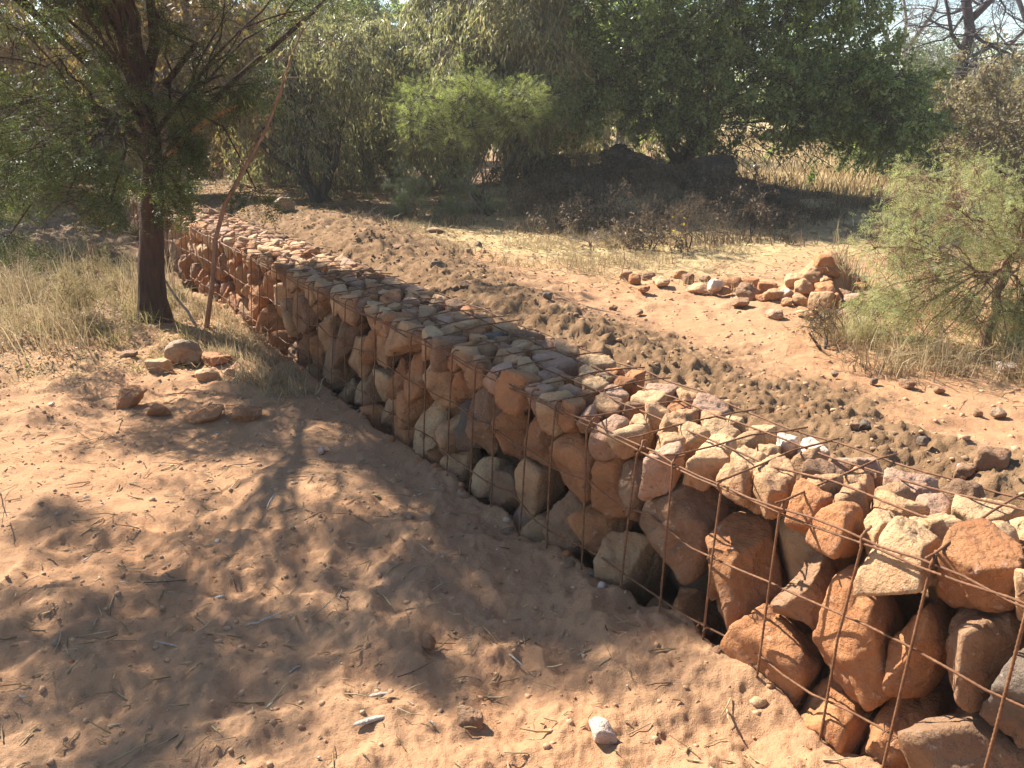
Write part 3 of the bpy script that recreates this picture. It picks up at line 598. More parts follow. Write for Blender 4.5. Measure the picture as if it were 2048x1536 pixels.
X, Y = sample(220, (-0.5, 11), (-0.12, 0.0)); scatter_lumps('trench_gravel', X, Y, 0.006+0.022*rng.random(len(X))**2, M['stone'], 'small stones lying in the narrow trench at the wall foot', 'gravel')

def straws(name, X, Y, L, mat, label, cat, r0=0.0012, tilt=0.12, lift=0.004, kind='stuff'):
    n = len(X); a = rng.uniform(0, 2*math.pi, n); el = np.abs(rng.normal(0, tilt, n)); L = np.broadcast_to(L, (n,))
    P0 = np.stack([X, Y, height(X, Y)+lift], -1); D = np.stack([np.cos(a)*np.cos(el), np.sin(a)*np.cos(el), np.sin(el)], -1)
    m_ = P0+D*L[:, None]*0.5; m_[:, 2] = np.maximum(m_[:, 2], height(m_[:, 0], m_[:, 1])+lift); P1 = P0+D*L[:, None]+rng.normal(0, .1, (n, 3))*L[:, None]
    P1[:, 2] = np.maximum(P1[:, 2], height(P1[:, 0], P1[:, 1])+lift)
    ac = Acc(); rr = r0*rng.uniform(.5, 1.5, n); V, F = prisms(P0, m_, rr, rr, 3); ac.add(V, F); V, F = prisms(m_, P1, rr, rr*.6, 3); ac.add(V, F)
    o = ac.build(name, mat); tag(o, label, cat, kind=kind)
def blades(name, X, Y, H, mat, label, cat, wd=0.004, lean=0.5, parent=None):
    n = len(X); a = rng.uniform(0, 2*math.pi, n); H = np.broadcast_to(H, (n,)); l = np.abs(rng.normal(0, lean, n)); b = np.stack([np.cos(a), np.sin(a)], -1)
    side = np.stack([-np.sin(a+1), np.cos(a+1), 0*a], -1)*(wd*rng.uniform(.6, 1.3, n))[:, None]
    z = height(X, Y)-0.01; P0 = np.stack([X, Y, z], -1); P1 = P0+np.stack([b[:, 0]*l*H*.25, b[:, 1]*l*H*.25, H*.5], -1); P2 = P0+np.stack([b[:, 0]*l*H*.9, b[:, 1]*l*H*.9, H*(1-.35*np.minimum(l, 1.5))], -1)
    V = np.stack([P0-side, P0+side, P1+side*.8, P1-side*.8, P2], 1).reshape(-1, 3); i = np.arange(n)[:, None]*5
    ac = Acc(); ac.add(V, [np.concatenate([i, i+1, i+2, i+3], 1), np.concatenate([i+3, i+2, i+4], 1)]); o = ac.build(name, mat, parent, smooth=False)
    if label: tag(o, label, cat, kind='stuff')
    return o
def clumped(n, nt_, gen, spread):
    cx, cy = gen(nt_); k = rng.integers(0, len(cx), n); w_ = rng.normal(0, spread, (n, 2)); return cx[k]+w_[:, 0], cy[k]+w_[:, 1], k
X, Y = sample(3200, (-1.0, 5), (-3.5, -0.15)); straws('straw_litter', X, Y, 0.012+0.09*rng.random(len(X))**2.5, M['grass_dry'], 'pale straws and wood splinters strewn over the sand', 'straw litter', 0.0021)
X, Y = sample(60, (-1.0, 4), (-3.2, -0.15)); straws('dark_twig_litter', X, Y, 0.03+0.16*rng.random(len(X))**2, M['bark_dark'], 'thin dark twigs lying on the sand', 'twig litter', 0.0018)
def rect(x0, x1, y0, y1, f=None):
    def g(n):
        X = rng.uniform(x0, x1, n); Y = rng.uniform(y0, y1, n)
        if f is not None: k = rng.random(n) < f(X, Y); X, Y = X[k], Y[k]
        return X, Y
    return g
c_of = lambda x, y: wall_cs(x, y)[0]
lf = lambda x, y: (sm(4.25, 5.0, y-0.22*(x+3.0))*sm(-1.5, -2.1, x)*(c_of(x, y) < -0.35)).astype(float)
X, Y, k = clumped(16000, 420, rect(-8, -1.3, 4.0, 9.5, lf), 0.05)
blades('grass', X, Y, rng.uniform(.03, .17, len(X))*(0.6+0.7*sm(4.8, 6.0, Y)), M['grass_mix'], 'yellow green grass growing round the tree on the left', 'grass', 0.003, 1.0)
X, Y, k = clumped(2200, 50, rect(-6, -3.0, 5.2, 8.0), 0.1)
blades('tall_grass', X, Y, rng.uniform(.2, .6, len(X)), M['grass_dry'], 'tall dry grass standing left of the trunk', 'grass', 0.0028, 0.7)
X, Y, k = clumped(3000, 34, lambda n: sample(n, (4.4, 7.0), (-0.5, -0.2)), 0.06)
blades('trench_grass', X, Y, rng.uniform(.04, .16, len(X)), M['grass_dry'], 'dry grass hanging over the far trench edge', 'grass', 0.0028, 1.0)
X, Y = rect(-8, -2, 4.5, 9, lambda x, y: lf(x, y)*.9)(9000); straws('grass_litter', X, Y, 0.04+0.12*rng.random(len(X)), M['grass_dry'], 'fallen straw under the left grass', 'straw litter', 0.0014, 0.3)
# middle ground straw and dry grass
md = lambda x, y: np.clip(np.exp(-(((x-1.0)/1.2)**2+((y-7.6)/1.3)**2))+np.exp(-(((x-.2)/1.6)**2+((y-9.8)/1.0)**2)), 0, 1)
X, Y, k = clumped(6500, 200, rect(-2.5, 4, 6, 12, md), 0.12)
blades('dry_grass', X, Y, rng.uniform(.03, .15, len(X)), M['grass_dry'], 'bleached dry grass on the slope beyond the soil bank', 'grass', 0.003, 1.1)
X, Y = rect(-3, 4.5, 5.8, 12, lambda x, y: md(x, y)*.9+.05)(14000); straws('slope_straw', X, Y, 0.05+0.14*rng.random(len(X)), M['grass_dry'], 'bleached straw lying on the slope beyond the soil', 'straw litter', 0.0018, 0.2)
rg = lambda x, y: np.exp(-(((x-3.1)/1.15)**2+((y-4.35)/.75)**2))*(c_of(x, y) > 1.9)
X, Y, k = clumped(11000, 260, rect(1.8, 5.5, 3.2, 7, rg), 0.09)
blades('bush_grass', X, Y, rng.uniform(.05, .30, len(X)), M['grass_dry'], 'dry brown grass under the feathery bush at right', 'grass', 0.0026, 1.0)
X, Y = rect(1.6, 5.5, 2.8, 7, lambda x, y: np.clip(rg(x, y)*1.2, 0, .95))(12000); straws('bush_straw', X, Y, 0.04+0.12*rng.random(len(X)), M['grass_dry'], 'fallen straw round the feathery bush', 'straw litter', 0.0014, 0.25)
# field
X, Y, k = clumped(60000, 2600, rect(3.4, 22, 11.3, 40, lambda x, y: sm(11, 13.5, y)*sm(3.4, 4.6, x)), 0.25)
blades('field_grass', X, Y, rng.uniform(.08, .28, len(X)), M['grass_dry'], 'open field of golden dry grass behind the trees', 'grass', 0.011, 0.5)
bk = lambda x, y: np.clip(np.exp(-(((x-1.9)/1.9)**2+((y-10.3)/1.5)**2)), 0, 1)
X, Y, k = clumped(7000, 300, rect(-1.5, 5.5, 8.0, 13.5, bk), 0.12)
blades('shade_grass', X, Y, rng.uniform(.05, .22, len(X)), M['leaf_scrub'], 'brown dead weeds in the shade under the evergreen', 'dead weeds', 0.005, 0.9)
# leaf litter
def leaf_litter(name, gen, n, size, mat, label):
    X, Y = gen(n); P = np.stack([X, Y, height(X, Y)+0.006], -1); D = rdir(len(X), 0.25); U = norm(np.array([[0, 0, 1.]])+rng.normal(0, .35, (len(X), 3)))
    V, F = stamp(OVATE[0]*np.array([1, .9, 1]), OVATE[1], P, D, U, size*rng.uniform(.6, 1.3, len(X))); ac = Acc(); ac.add(V, F); o = ac.build(name, mat, smooth=False); tag(o, label, 'leaf litter', kind='stuff')
leaf_litter('leaf_litter', rect(-10, 8, 6.5, 16, lambda x, y: litter_mask(x, y)*((c_of(x, y) > .7) | (c_of(x, y) < -.3))), 60000, 0.045, M['leaf_dry'], 'fallen brown leaves covering the ground under the trees')
leaf_litter('trunk_litter', rect(-6, -1.6, 4.9, 8, lambda x, y: (c_of(x, y) < -.25)*.9), 9000, 0.03, M['leaf_dry'], 'fallen leaves and chaff round the acacia foot')
X, Y = sample(260, (-1.0, 4.5), (-3.4, -0.12)); straws('wood_chips', X, Y, 0.008+0.035*rng.random(len(X))**2, M['drywood'], 'weathered wood chips strewn over the foreground sand', 'wood chips', 0.0027, 0.2)
leaf_litter('dropped_leaves', rect(-4, 1.0, 2, 8, lambda x, y: 1.0*(c_of(x, y) < -.15)), 900, 0.018, M['leaf_dry'], 'few small fallen leaves on the sand')

# ------------------------------------------------------------------ trees and bushes
def bez(a, b, c, n):
    t = np.linspace(0, 1, n)[:, None]; return (1-t)**2*a+2*t*(1-t)*b+t*t*c
def wob(P, amp, seed):
    t = np.arange(len(P))*0.9; k = np.sin(np.linspace(0, math.pi, len(P)))[:, None]
    return P+amp*k*np.stack([vn2(t, t*0+seed+.5), vn2(t+50, t*0+seed+.5), vn2(t+90, t*0+seed+.5)], -1)
def kmeans(C, k, it=6):
    c = C[rng.choice(len(C), k, replace=False)]
    for _ in range(it):
        l = np.argmin(np.linalg.norm(C[:, None]-c[None], axis=2), 1)
        for j in range(k):
            if (l == j).any(): c[j] = C[l == j].mean(0)
    return c, l
def tree(name, label, cat, base, forks, tr, clumps, leafm, barkm, tmpl, nleaf, lsize, twigs=14, droop=0.2, group=None, sides=10, limb=0.4, flat=1.0, tw_r=0.004, stems=1, spread=0.2, kids=None, leafy=0.45, primary=None, conc=1.6, wobble=0.9, wts=None):
    """clumps: array (n,4) x,y,z,radius ; forks: list of points, the trunk path above the base"""
    base = np.asarray(base, float); root = empty(name, base, label, cat, group); C = np.asarray(clumps, float); wood = Acc(); tw = Acc()
    tops = []
    for sidx in range(stems):
        b0 = base+np.array([rng.normal(0, spread*.35), rng.normal(0, spread*.35), -0.08]) if stems > 1 else base+np.array([0, 0, -0.1])
        pts = [b0]+[np.asarray(f, float)+(rng.normal(0, spread, 3)*[1, 1, .4] if stems > 1 else 0) for f in forks]
        P = []; 
        for a, b in zip(pts[:-1], pts[1:]): P += [a+(b-a)*t for t in np.linspace(0, 1, 7)[:-1]]
        P.append(pts[-1]); P = wob(np.array(P), tr*wobble, sidx+7); tt = np.linspace(0, 1, len(P))
        r_ = tr*(1-0.35*tt)*(1+0.8*np.exp(-tt*12)); V, F = tube(P, r_/(1 if stems == 1 else stems**.5), sides, 0.16, seed=sidx); wood.add(V, F); tops.append((P, r_[-1]/(1 if stems == 1 else stems**.5)))
    k = primary or max(1, int(round(len(C)**0.5))); k = min(k, len(C)); cen, lab = kmeans(C[:, :3], k)
    for j in range(k):
        mem = C[lab == j]
        if not len(mem): continue
        P0, rt = tops[j % stems]; st = P0[-1-(j//stems) % min(4, len(P0)-1)]; tgt = cen[j]; L = np.linalg.norm(tgt-st)
        ctrl = st+(tgt-st)*0.4+np.array([0, 0, limb*L*0.35]); LP = wob(bez(st, ctrl, st+(tgt-st)*0.92, 10), 0.06*L, j+31); lr = np.linspace(min(rt*.45, 0.010+L*.016), max(rt*.14, 0.006), 10); V, F = tube(LP, lr, max(5, sides-3), 0.08, seed=j); wood.add(V, F)
        for q, cl in enumerate(mem):
            i0 = rng.integers(3, 9); s0 = LP[i0]; L2 = np.linalg.norm(cl[:3]-s0); ct = s0+(cl[:3]-s0)*.5+np.array([0, 0, limb*L2*.3])+rng.normal(0, .08*L2, 3)
            BP = wob(bez(s0, ct, cl[:3], 7), .07*L2, q+3*j); V, F = tube(BP, np.linspace(lr[i0]*.6, tw_r*1.5, 7), 5); wood.add(V, F)
    # twigs radiating within each clump
    nT = len(C)*twigs; ci = np.repeat(np.arange(len(C)), twigs); d = rdir(nT, flat); d[:, 2] -= droop*0.6; rr = C[ci, 3]*rng.uniform(.55, 1.1, nT)
    s0 = C[ci, :3]+rdir(nT)*(C[ci, 3]*rng.uniform(0, .35, nT))[:, None]; mid = s0+d*rr[:, None]*.55+rng.normal(0, .05, (nT, 3))*rr[:, None]; e = s0+d*rr[:, None]; e[:, 2] -= droop*rr*.5; e += rng.normal(0, .1, (nT, 3))*rr[:, None]
    V, F = prisms(s0, mid, tw_r, tw_r*.7); tw.add(V, F); V, F = prisms(mid, e, tw_r*.7, tw_r*.3); tw.add(V, F)
    # side twigs
    n2 = nT*2; t2 = rng.integers(0, nT, n2); u = rng.uniform(.2, 1, n2)[:, None]; a = mid[t2]*(1-u)+e[t2]*u; b = a+norm(norm(e[t2]-s0[t2])+rdir(n2)*.9)*(C[ci[t2], 3]*rng.uniform(.15, .45, n2))[:, None]; b[:, 2] -= droop*.1; V, F = prisms(a, b, tw_r*.5, tw_r*.25); tw.add(V, F)
    wood.build('trunk', M[barkm], root); tw.build('twigs', M[barkm], root)
    if nleaf:
        nl = int(nleaf); h = rng.random(nl) < leafy; wt = (np.ones(len(C)) if wts is None else np.asarray(wts))[ci]*rng.random(nT)**conc; wt2 = wt[t2]; t3 = rng.choice(nT, nl, p=wt/wt.sum()); t4 = rng.choice(n2, nl, p=wt2/wt2.sum()); u = rng.uniform(.15, 1.0, nl)[:, None]
        Pm = mid[t3]*(1-u)+e[t3]*u; Ps = a[t4]*(1-u)+b[t4]*u; P = np.where(h[:, None], Pm, Ps)+rng.normal(0, lsize*.5, (nl, 3)); dr = np.where(h[:, None], norm(e[t3]-mid[t3]), norm(b[t4]-a[t4]))
        D = norm(dr*.5+rdir(nl)*.8+np.array([0, 0, -droop*1.6])); U = norm(np.array([[0, 0, 1.]])+rng.normal(0, .6, (nl, 3))); lv = Acc(); V, F = stamp(tmpl[0], tmpl[1], P, D, U, lsize*rng.uniform(.6, 1.3, nl)); lv.add(V, F); lv.build('crown', M[leafm], root, smooth=False)
    return root
def pxc(lst): return np.array([[*at(px, py, f), r] for px, py, f, r in lst])
def blob(px0, px1, py0, py1, f0, f1, n, r0, r1, shape=None):
    out = []
    while len(out) < n:
        u, v = random.uniform(-1, 1), random.uniform(-1, 1)
        if abs(u)**3.5+abs(v)**3.5 > 1: continue
        px = (px0+px1)/2+u*(px1-px0)/2; py = (py0+py1)/2+v*(py1-py0)/2
        if shape and not shape(px, py): continue
        out.append((px, py, random.uniform(f0, f1), random.uniform(r0, r1)))
    return pxc(out)

# --- the acacia on the left, its crown spreading over the sand and shading it
TB = gp(305, 640)
shade_px = [(640, 830), (500, 800), (560, 830), (900, 960), (740, 850), (850, 900), (700, 920), (930, 990), (1040, 1060), (800, 1040), (620, 1090), (470, 1090), (930, 1130), (1090, 1180), (1180, 1240), (300, 1150), (150, 1090), (90, 1210), (40, 1330), (240, 1290), (420, 1290),
 (600, 1230), (750, 1210), (900, 1260), (1020, 1280), (380, 1400), (520, 1490), (90, 1440), (780, 1340), (1130, 1310), (680, 1150), (1010, 1200), (830, 1180), (560, 1340), (200, 1390), (-100, 1250), (-80, 1400), (330, 1220), (700, 1290), (960, 1370), (250, 1500), (860, 1110), (1230, 1310)]
cl = []
for (x, y) in shade_px:
    g = gp(x, y); h = random.uniform(2.3, 3.2); cl.append([*(g+SUNV/SUNV[2]*h), random.uniform(.10, .23)])
    if random.random() < .4: continue
    g = gp(x+random.uniform(-60, 60), y+random.uniform(-40, 40)); h = random.uniform(2.3, 3.2); cl.append([*(g+SUNV/SUNV[2]*h), random.uniform(.07, .14)])
for (x, y) in [(50, 450), (150, 420), (100, 520), (210, 480), (20, 560), (230, 560), (-80, 500), (120, 600)]:
    g = gp(x, y); h = random.uniform(2.8, 3.8); cl.append([*(g+SUNV/SUNV[2]*h), random.uniform(.25, .4)])
for s, z, h in [(2.3, .3, 2.9), (2.8, .4, 3.2), (3.3, .3, 2.8), (3.9, .4, 3.4), (4.5, .2, 3.0), (2.6, .5, 3.8), (3.0, .5, 2.6), (3.6, .55, 3.0), (4.2, .55, 3.3), (5.0, .3, 3.6), (2.0, .3, 3.4), (2.15, .0, 3.0), (2.9, .05, 3.3), (3.7, .0, 2.7)]:
    cl.append([*(wall_point(s, 0.0 if z < .5 else .25, z)+SUNV/SUNV[2]*h), random.uniform(.28, .42)])
NW0 = len(cl)
for _ in range(30):
    cl.append([*(wall_point(random.uniform(2.1, 4.7), random.uniform(-.1, .15), random.uniform(0, .4))+SUNV/SUNV[2]*random.uniform(2.4, 3.3)), random.uniform(.24, .34)])
for _ in range(64):
    cl.append([*(wall_point(random.uniform(1.95, 4.9), random.uniform(-.1, .3), random.uniform(0, .5))+SUNV/SUNV[2]*random.uniform(2.3, 3.4)), random.uniform(.14, .26)])
inframe = [(40, 60, 5.2, .45), (120, 120, 5.0, .42), (200, 60, 5.4, .45), (280, 110, 5.6, .40), (60, 200, 5.0, .40), (170, 210, 5.3, .38), (90, 290, 4.9, .34), (20, 330, 4.8, .32), (330, 40, 5.8, .42), (400, 110, 5.8, .33), (450, 30, 6.2, .4), (530, 60, 6.4, .32),
 (240, 190, 5.8, .34), (340, 180, 5.7, .30), (150, 330, 5.2, .28), (60, 400, 5.0, .26), (250, 300, 5.6, .26), (310, 330, 5.7, .22), (420, 190, 6.0, .26), (200, 400, 5.6, .22), (-60, 120, 5, .45), (-90, 280, 5, .4), (620, 20, 6.6, .3), (120, -60, 5.5, .5), (300, -60, 5.8, .5), (480, -70, 6.2, .45), (640, -60, 6.6, .4), (-40, -40, 5.3, .5), (370, 300, 5.9, .2), (340, 400, 6.0, .16), (20, 470, 5.2, .2), (560, 0, 6.8, .3), (690, -20, 7.0, .28)]
inframe += [(random.uniform(-40, 270), random.uniform(230, 440), random.uniform(4.6, 5.8), random.uniform(.12, .24)/.85) for _ in range(12)]+[(random.uniform(330, 520), random.uniform(150, 400), random.uniform(5.8, 6.4), random.uniform(.1, .2)/.85) for _ in range(9)]
inframe = [(a, b, f, q*.85) for i, (a, b, f, q) in enumerate(inframe) if i % 4 != 3]
wts = np.array([1.1]*NW0+[3.2]*(len(cl)-NW0)+[1.0]*len(inframe)); cl = np.vstack([np.array(cl), pxc(inframe)])
top = at(300, 245, TB[1]); acacia = tree('acacia_tree', 'reddish trunked acacia with feathery dark green crown over the left foreground', 'tree', TB, [at(302, 450, TB[1]), at(306, 340, TB[1]), top], 0.09, cl, 'leaf_acacia', 'bark_red', PINN, 108000, 0.075, twigs=14, conc=2.2, wts=wts, wobble=0.15, droop=0.25, sides=18, limb=0.5, flat=.6, tw_r=.0032, primary=11)
# second leader and the torn limb
ac = Acc(); P = wob(np.array([at(x, y, f) for x, y, f in [(318, 330, 6.3), (345, 290, 6.25), (400, 240, 6.2), (470, 160, 6.3), (540, 95, 6.4), (625, 25, 6.6), (700, -60, 6.8)]]), .03, 3); V, F = tube(P, np.linspace(.03, .012, len(P)), 9, .1); ac.add(V, F)
P = wob(np.array([at(x, y, f) for x, y, f in [(330, 170, 6.3), (390, 90, 6.2), (330, 60, 6.1), (300, 0, 6.0)]]), .03, 4); V, F = tube(P, np.linspace(.025, .01, len(P)), 8, .1); ac.add(V, F)
P = wob(np.array([at(x, y, f) for x, y, f in [(300, 250, 6.33), (290, 170, 6.3), (312, 90, 6.2), (300, 0, 6.1), (310, -120, 6.1)]]), .03, 5); V, F = tube(P, np.linspace(.06, .02, len(P)), 10, .1); ac.add(V, F)
P = wob(np.array([at(x, y, f) for x, y, f in [(290, 300, 6.3), (250, 240, 6.1), (190, 215, 5.8), (90, 200, 5.4), (0, 215, 5.1)]]), .04, 6); V, F = tube(P, np.linspace(.045, .012, len(P)), 8, .1); ac.add(V, F)
ac.build('limbs', M['bark_red'], acacia)
ac = Acc(); P = wob(np.array([at(x, y, f) for x, y, f in [(338, 312, 6.2), (365, 280, 6.15), (400, 250, 6.1), (445, 222, 6.05), (478, 210, 6.0)]]), .02, 8); V, F = tube(P, [.018, .021, .016, .012, .004], 8, .5); ac.add(V, F); tag(ac.build('torn_limb', M['torn'], acacia), 'freshly torn orange broken limb')

# --- slender sapling leaning in front of the wall
g = gp(412, 668); sp_ = empty('sapling', g, 'thin bare reddish sapling leaning right beside the trunk', 'sapling'); ac = Acc()
P = wob(np.array([g-[0, 0, .03]]+[at(x, y, g[1]+k) for x, y, k in [(425, 560, 0), (432, 480, .02), (450, 410, .03), (490, 330, .05), (530, 260, .06), (560, 190, .08), (585, 110, .1), (605, 60, .12)]]), .02, 2)
V, F = tube(P, np.linspace(.019, .005, len(P)), 7, .12); ac.add(V, F); ac.build('trunk', M['bark_pole'], sp_); ac = Acc(); st = []; en = []
for i in (3, 4, 5, 6, 7):
    for _ in range(5): a = P[i]+(P[i+1]-P[i])*random.random(); st.append(a); en.append(a+np.array([random.uniform(-.25, .3), random.uniform(-.2, .2), random.uniform(-.08, .25)]))
st, en = np.array(st), np.array(en); V, F = prisms(st, en, .004, .0015); ac.add(V, F); t = rng.random((60, 1)); k = rng.integers(0, len(st), 60); L = st[k]*(1-t)+en[k]*t
ac.build('twigs', M['bark_pole'], sp_); V, F = stamp(OVATE[0], OVATE[1], L, norm(rdir(60)+[0, 0, -.6]), rdir(60), .05*rng.uniform(.6, 1.2, 60)); ac = Acc(); ac.add(V, F); ac.build('leaves', M['leaf_olive'], sp_, smooth=False)
# dead dark sticks leaning near the sapling
for i, (a, b, rad, lab, mt) in enumerate([((455, 470), (470, 360), .02, 'short dark dead stem beside the sapling at the wall corner', 'bark_dark'), ((395, 660), (330, 560), .012, 'grey dead stick leaning on the acacia foot', 'bark_grey')]):
    g = gp(*a); P = wob(np.linspace(g-[0, 0, .02], at(*b, g[1]+.1), 7), .03, i); V, F = tube(P, np.linspace(rad, rad*.5, 7), 6, .15); ac = Acc(); ac.add(V, F); tag(ac.build('dead_stick', M[mt]), lab, 'stick')

# --- big dense evergreen
def ev_shape(px, py):
    if px > 1560: return py < 262 and (py > 110+(px-1740)*.9 if px > 1740 else True)
    return py < 250+max(0, (px-1250))*.05
ce = np.vstack([blob(1080, 1700, -440, -200, 11.0, 13.6, 46, .42, .7), blob(1120, 1840, -240, 330, 11.0, 13.8, 150, .42, .72, lambda x, y: ev_shape(x, y) and y > -240), blob(1560, 1860, 130, 330, 11.0, 12.6, 36, .34, .5, ev_shape), blob(1060, 1420, 30, 300, 11.4, 13.6, 40, .32, .5, ev_shape)])
eb = np.array([2.5, 12.7, float(hbase(2.5, 12.7))]); ev = tree('evergreen_tree', 'big dense dark green tree with crown reaching low over the bank', 'tree', eb, [eb+[0, 0, .7]], .16, ce, 'leaf_ever', 'bark_dark', OVATE, 210000, .064, twigs=22, conc=2.2, droop=.1, stems=5, spread=.55, tw_r=.006, limb=.2, primary=16)
# bare hanging twigs under its right skirt
ac = Acc(); 
for i in range(150):
    x = random.uniform(1380, 1860); y = 285+random.uniform(-40, 30); f = random.uniform(11.2, 12.8); a = at(x, y, f); b = a+np.array([random.uniform(-.5, .7), random.uniform(-.3, .3), -random.uniform(.15, .75)]); P = wob(bez(a, a+(b-a)*.5+[.1, 0, .15], b, 6), .05, i); V, F = tube(P, np.linspace(.006, .002, 6), 4, cap=False); ac.add(V, F)
ac.build('hanging_twigs', M['bark_dark'], ev)
# --- bright green feathery bush
bb = gp(985, 345); bb[1] = 10.3; bb[0] = at(985, 345, 10.3)[0]; bb[2] = float(hbase(bb[0], bb[1]))
cb = np.vstack([blob(780, 1120, 150, 265, 9.9, 11.0, 40, .12, .36, lambda x, y: y > 150+abs(x-960)*.25), blob(800, 1010, 190, 290, 9.8, 10.4, 14, .18, .28)])
tree('green_bush', 'bright green feathery bush with dark forked stems in mid distance', 'bush', bb, [bb+[0, 0, .35]], .06, cb, 'leaf_bright', 'bark_dark', PINN, 9500, .075, twigs=18, conc=1.3, droop=.0, stems=6, spread=.3, tw_r=.004, flat=.6, primary=9)
# --- drying leafy trees behind
def drytree(px, py_base, fwd, x0, x1, y0, y1, n, lab, leaf='leaf_olive', bark='bark_grey', nleaf=26000, ls=.10, tmpl=LANCE, stems=4, r=(.4, .75), group='dry bushveld trees behind the clearing', droop=.5, name='bushveld_tree', shp=None, leafy=.45, tr=.12, dp=1.3, cat='tree', twigs=20):
    b = at(px, py_base, fwd); b[2] = float(hbase(b[0], b[1])); c = blob(x0, x1, y0, y1, fwd-dp, fwd+dp, n, *r, shape=shp)
    c[:, 2] = np.maximum(c[:, 2], b[2]+c[:, 3]*.7)
    return tree(name, lab, cat, b, [b+[0, 0, .5+.04*fwd]], tr, c, leaf, bark, tmpl, nleaf, ls, twigs=twigs, droop=droop, stems=stems, spread=.3, tw_r=.0045, group=group, leafy=leafy)
drytree(905, 300, 13.2, 720, 1160, -30, 290, 60, 'drying olive tree with drooping leaves left of the evergreen', nleaf=70000)
drytree(1010, 300, 12.6, 890, 1120, -170, 200, 40, 'taller olive tree pressing against the evergreen crown', nleaf=42000)
drytree(640, 322, 11.6, 520, 770, 60, 320, 40, 'grey twiggy bush with olive tips beyond the soil bank', nleaf=17000, bark='bark_dark', name='twiggy_bush', cat='bush', group=None, r=(.3, .5), dp=.8, ls=.075, stems=7)
drytree(560, 320, 15, 430, 760, 10, 300, 44, 'olive and rust leaved tree behind the twiggy bush', nleaf=40000)
drytree(330, 330, 12.5, 200, 520, -60, 310, 44, 'rusty brown leaved tree directly behind the acacia trunk', 'leaf_dry', nleaf=30000, tmpl=OVATE, ls=.08)
drytree(90, 330, 13.0, -120, 260, -60, 300, 46, 'yellow brown tree behind the left grass', 'leaf_dry', nleaf=34000, tmpl=OVATE, ls=.08)
drytree(-230, 330, 12.0, -460, -60, -250, 300, 40, 'brown tree just beyond the left picture edge', 'leaf_dry', nleaf=18000, tmpl=OVATE, ls=.09)
drytree(480, 318, 17, 300, 720, 120, 330, 44, 'low brown brush closing the gap behind the acacia', 'leaf_dry', nleaf=26000, tmpl=OVATE, ls=.08, name='brush', cat='bush', group=None)
drytree(780, 312, 15.5, 690, 900, 150, 315, 34, 'low olive brush behind the dark boulder', 'leaf_olive', nleaf=22000, ls=.09, name='brush', cat='bush', group=None)
drytree(20, 330, 16.5, -250, 300, 120, 340, 44, 'low rusty brush closing the view at far left', 'leaf_dry', nleaf=26000, tmpl=OVATE, ls=.08, name='brush', cat='bush', group=None)
drytree(1150, 290, 18, 1040, 1330, 100, 285, 34, 'olive brush seen between the evergreen stems', 'leaf_olive', nleaf=18000, ls=.10, name='brush', cat='bush', group=None)
drytree(700, 260, 24, 600, 790, -60, 150, 26, 'dark green tree far behind in the upper left', 'leaf_ever', 'bark_dark', nleaf=32000, tmpl=OVATE, ls=.10, r=(.6, 1.1), group=None, droop=.1)
drytree(940, 245, 22, 800, 1100, 0, 230, 32, 'pale airy tree with sky showing through behind the olive tree', 'leaf_pink', nleaf=22000, r=(.7, 1.1), ls=.11)
drytree(1240, 240, 23, 1050, 1300, -60, 220, 30, 'pale tree behind the evergreen crown', 'leaf_grey', nleaf=20000, r=(.7, 1.1), ls=.11)
# --- right background
drytree(1800, 335, 16.5, 1690, 1900, 230, 350, 26, 'yellowish bush beside the golden field', 'leaf_grey', 'bark_dark', nleaf=14000, r=(.3, .5), ls=.07, name='field_bush', cat='bush', group=None, droop=.2, tmpl=OVATE)
drytree(1960, 335, 14.5, 1850, 2200, 120, 350, 56, 'pinkish brown leafy bush at the right edge behind the feathery bush', 'leaf_pink', 'bark_grey', nleaf=40000, r=(.35, .6), ls=.07, name='pink_bush', cat='bush', group=None, droop=.2, tmpl=OVATE)
drytree(1900, 300, 21, 1760, 2100, 90, 290, 44, 'thin grey green tree under the bare black limbs', 'leaf_grey', 'bark_grey', nleaf=20000, r=(.5, .9), ls=.075, group=None, name='thin_tree', droop=.2)
drytree(2200, 320, 15, 2080, 2420, 0, 330, 36, 'grey green tree past the right edge', 'leaf_grey', nleaf=16000, r=(.5, .8), ls=.09, group=None)
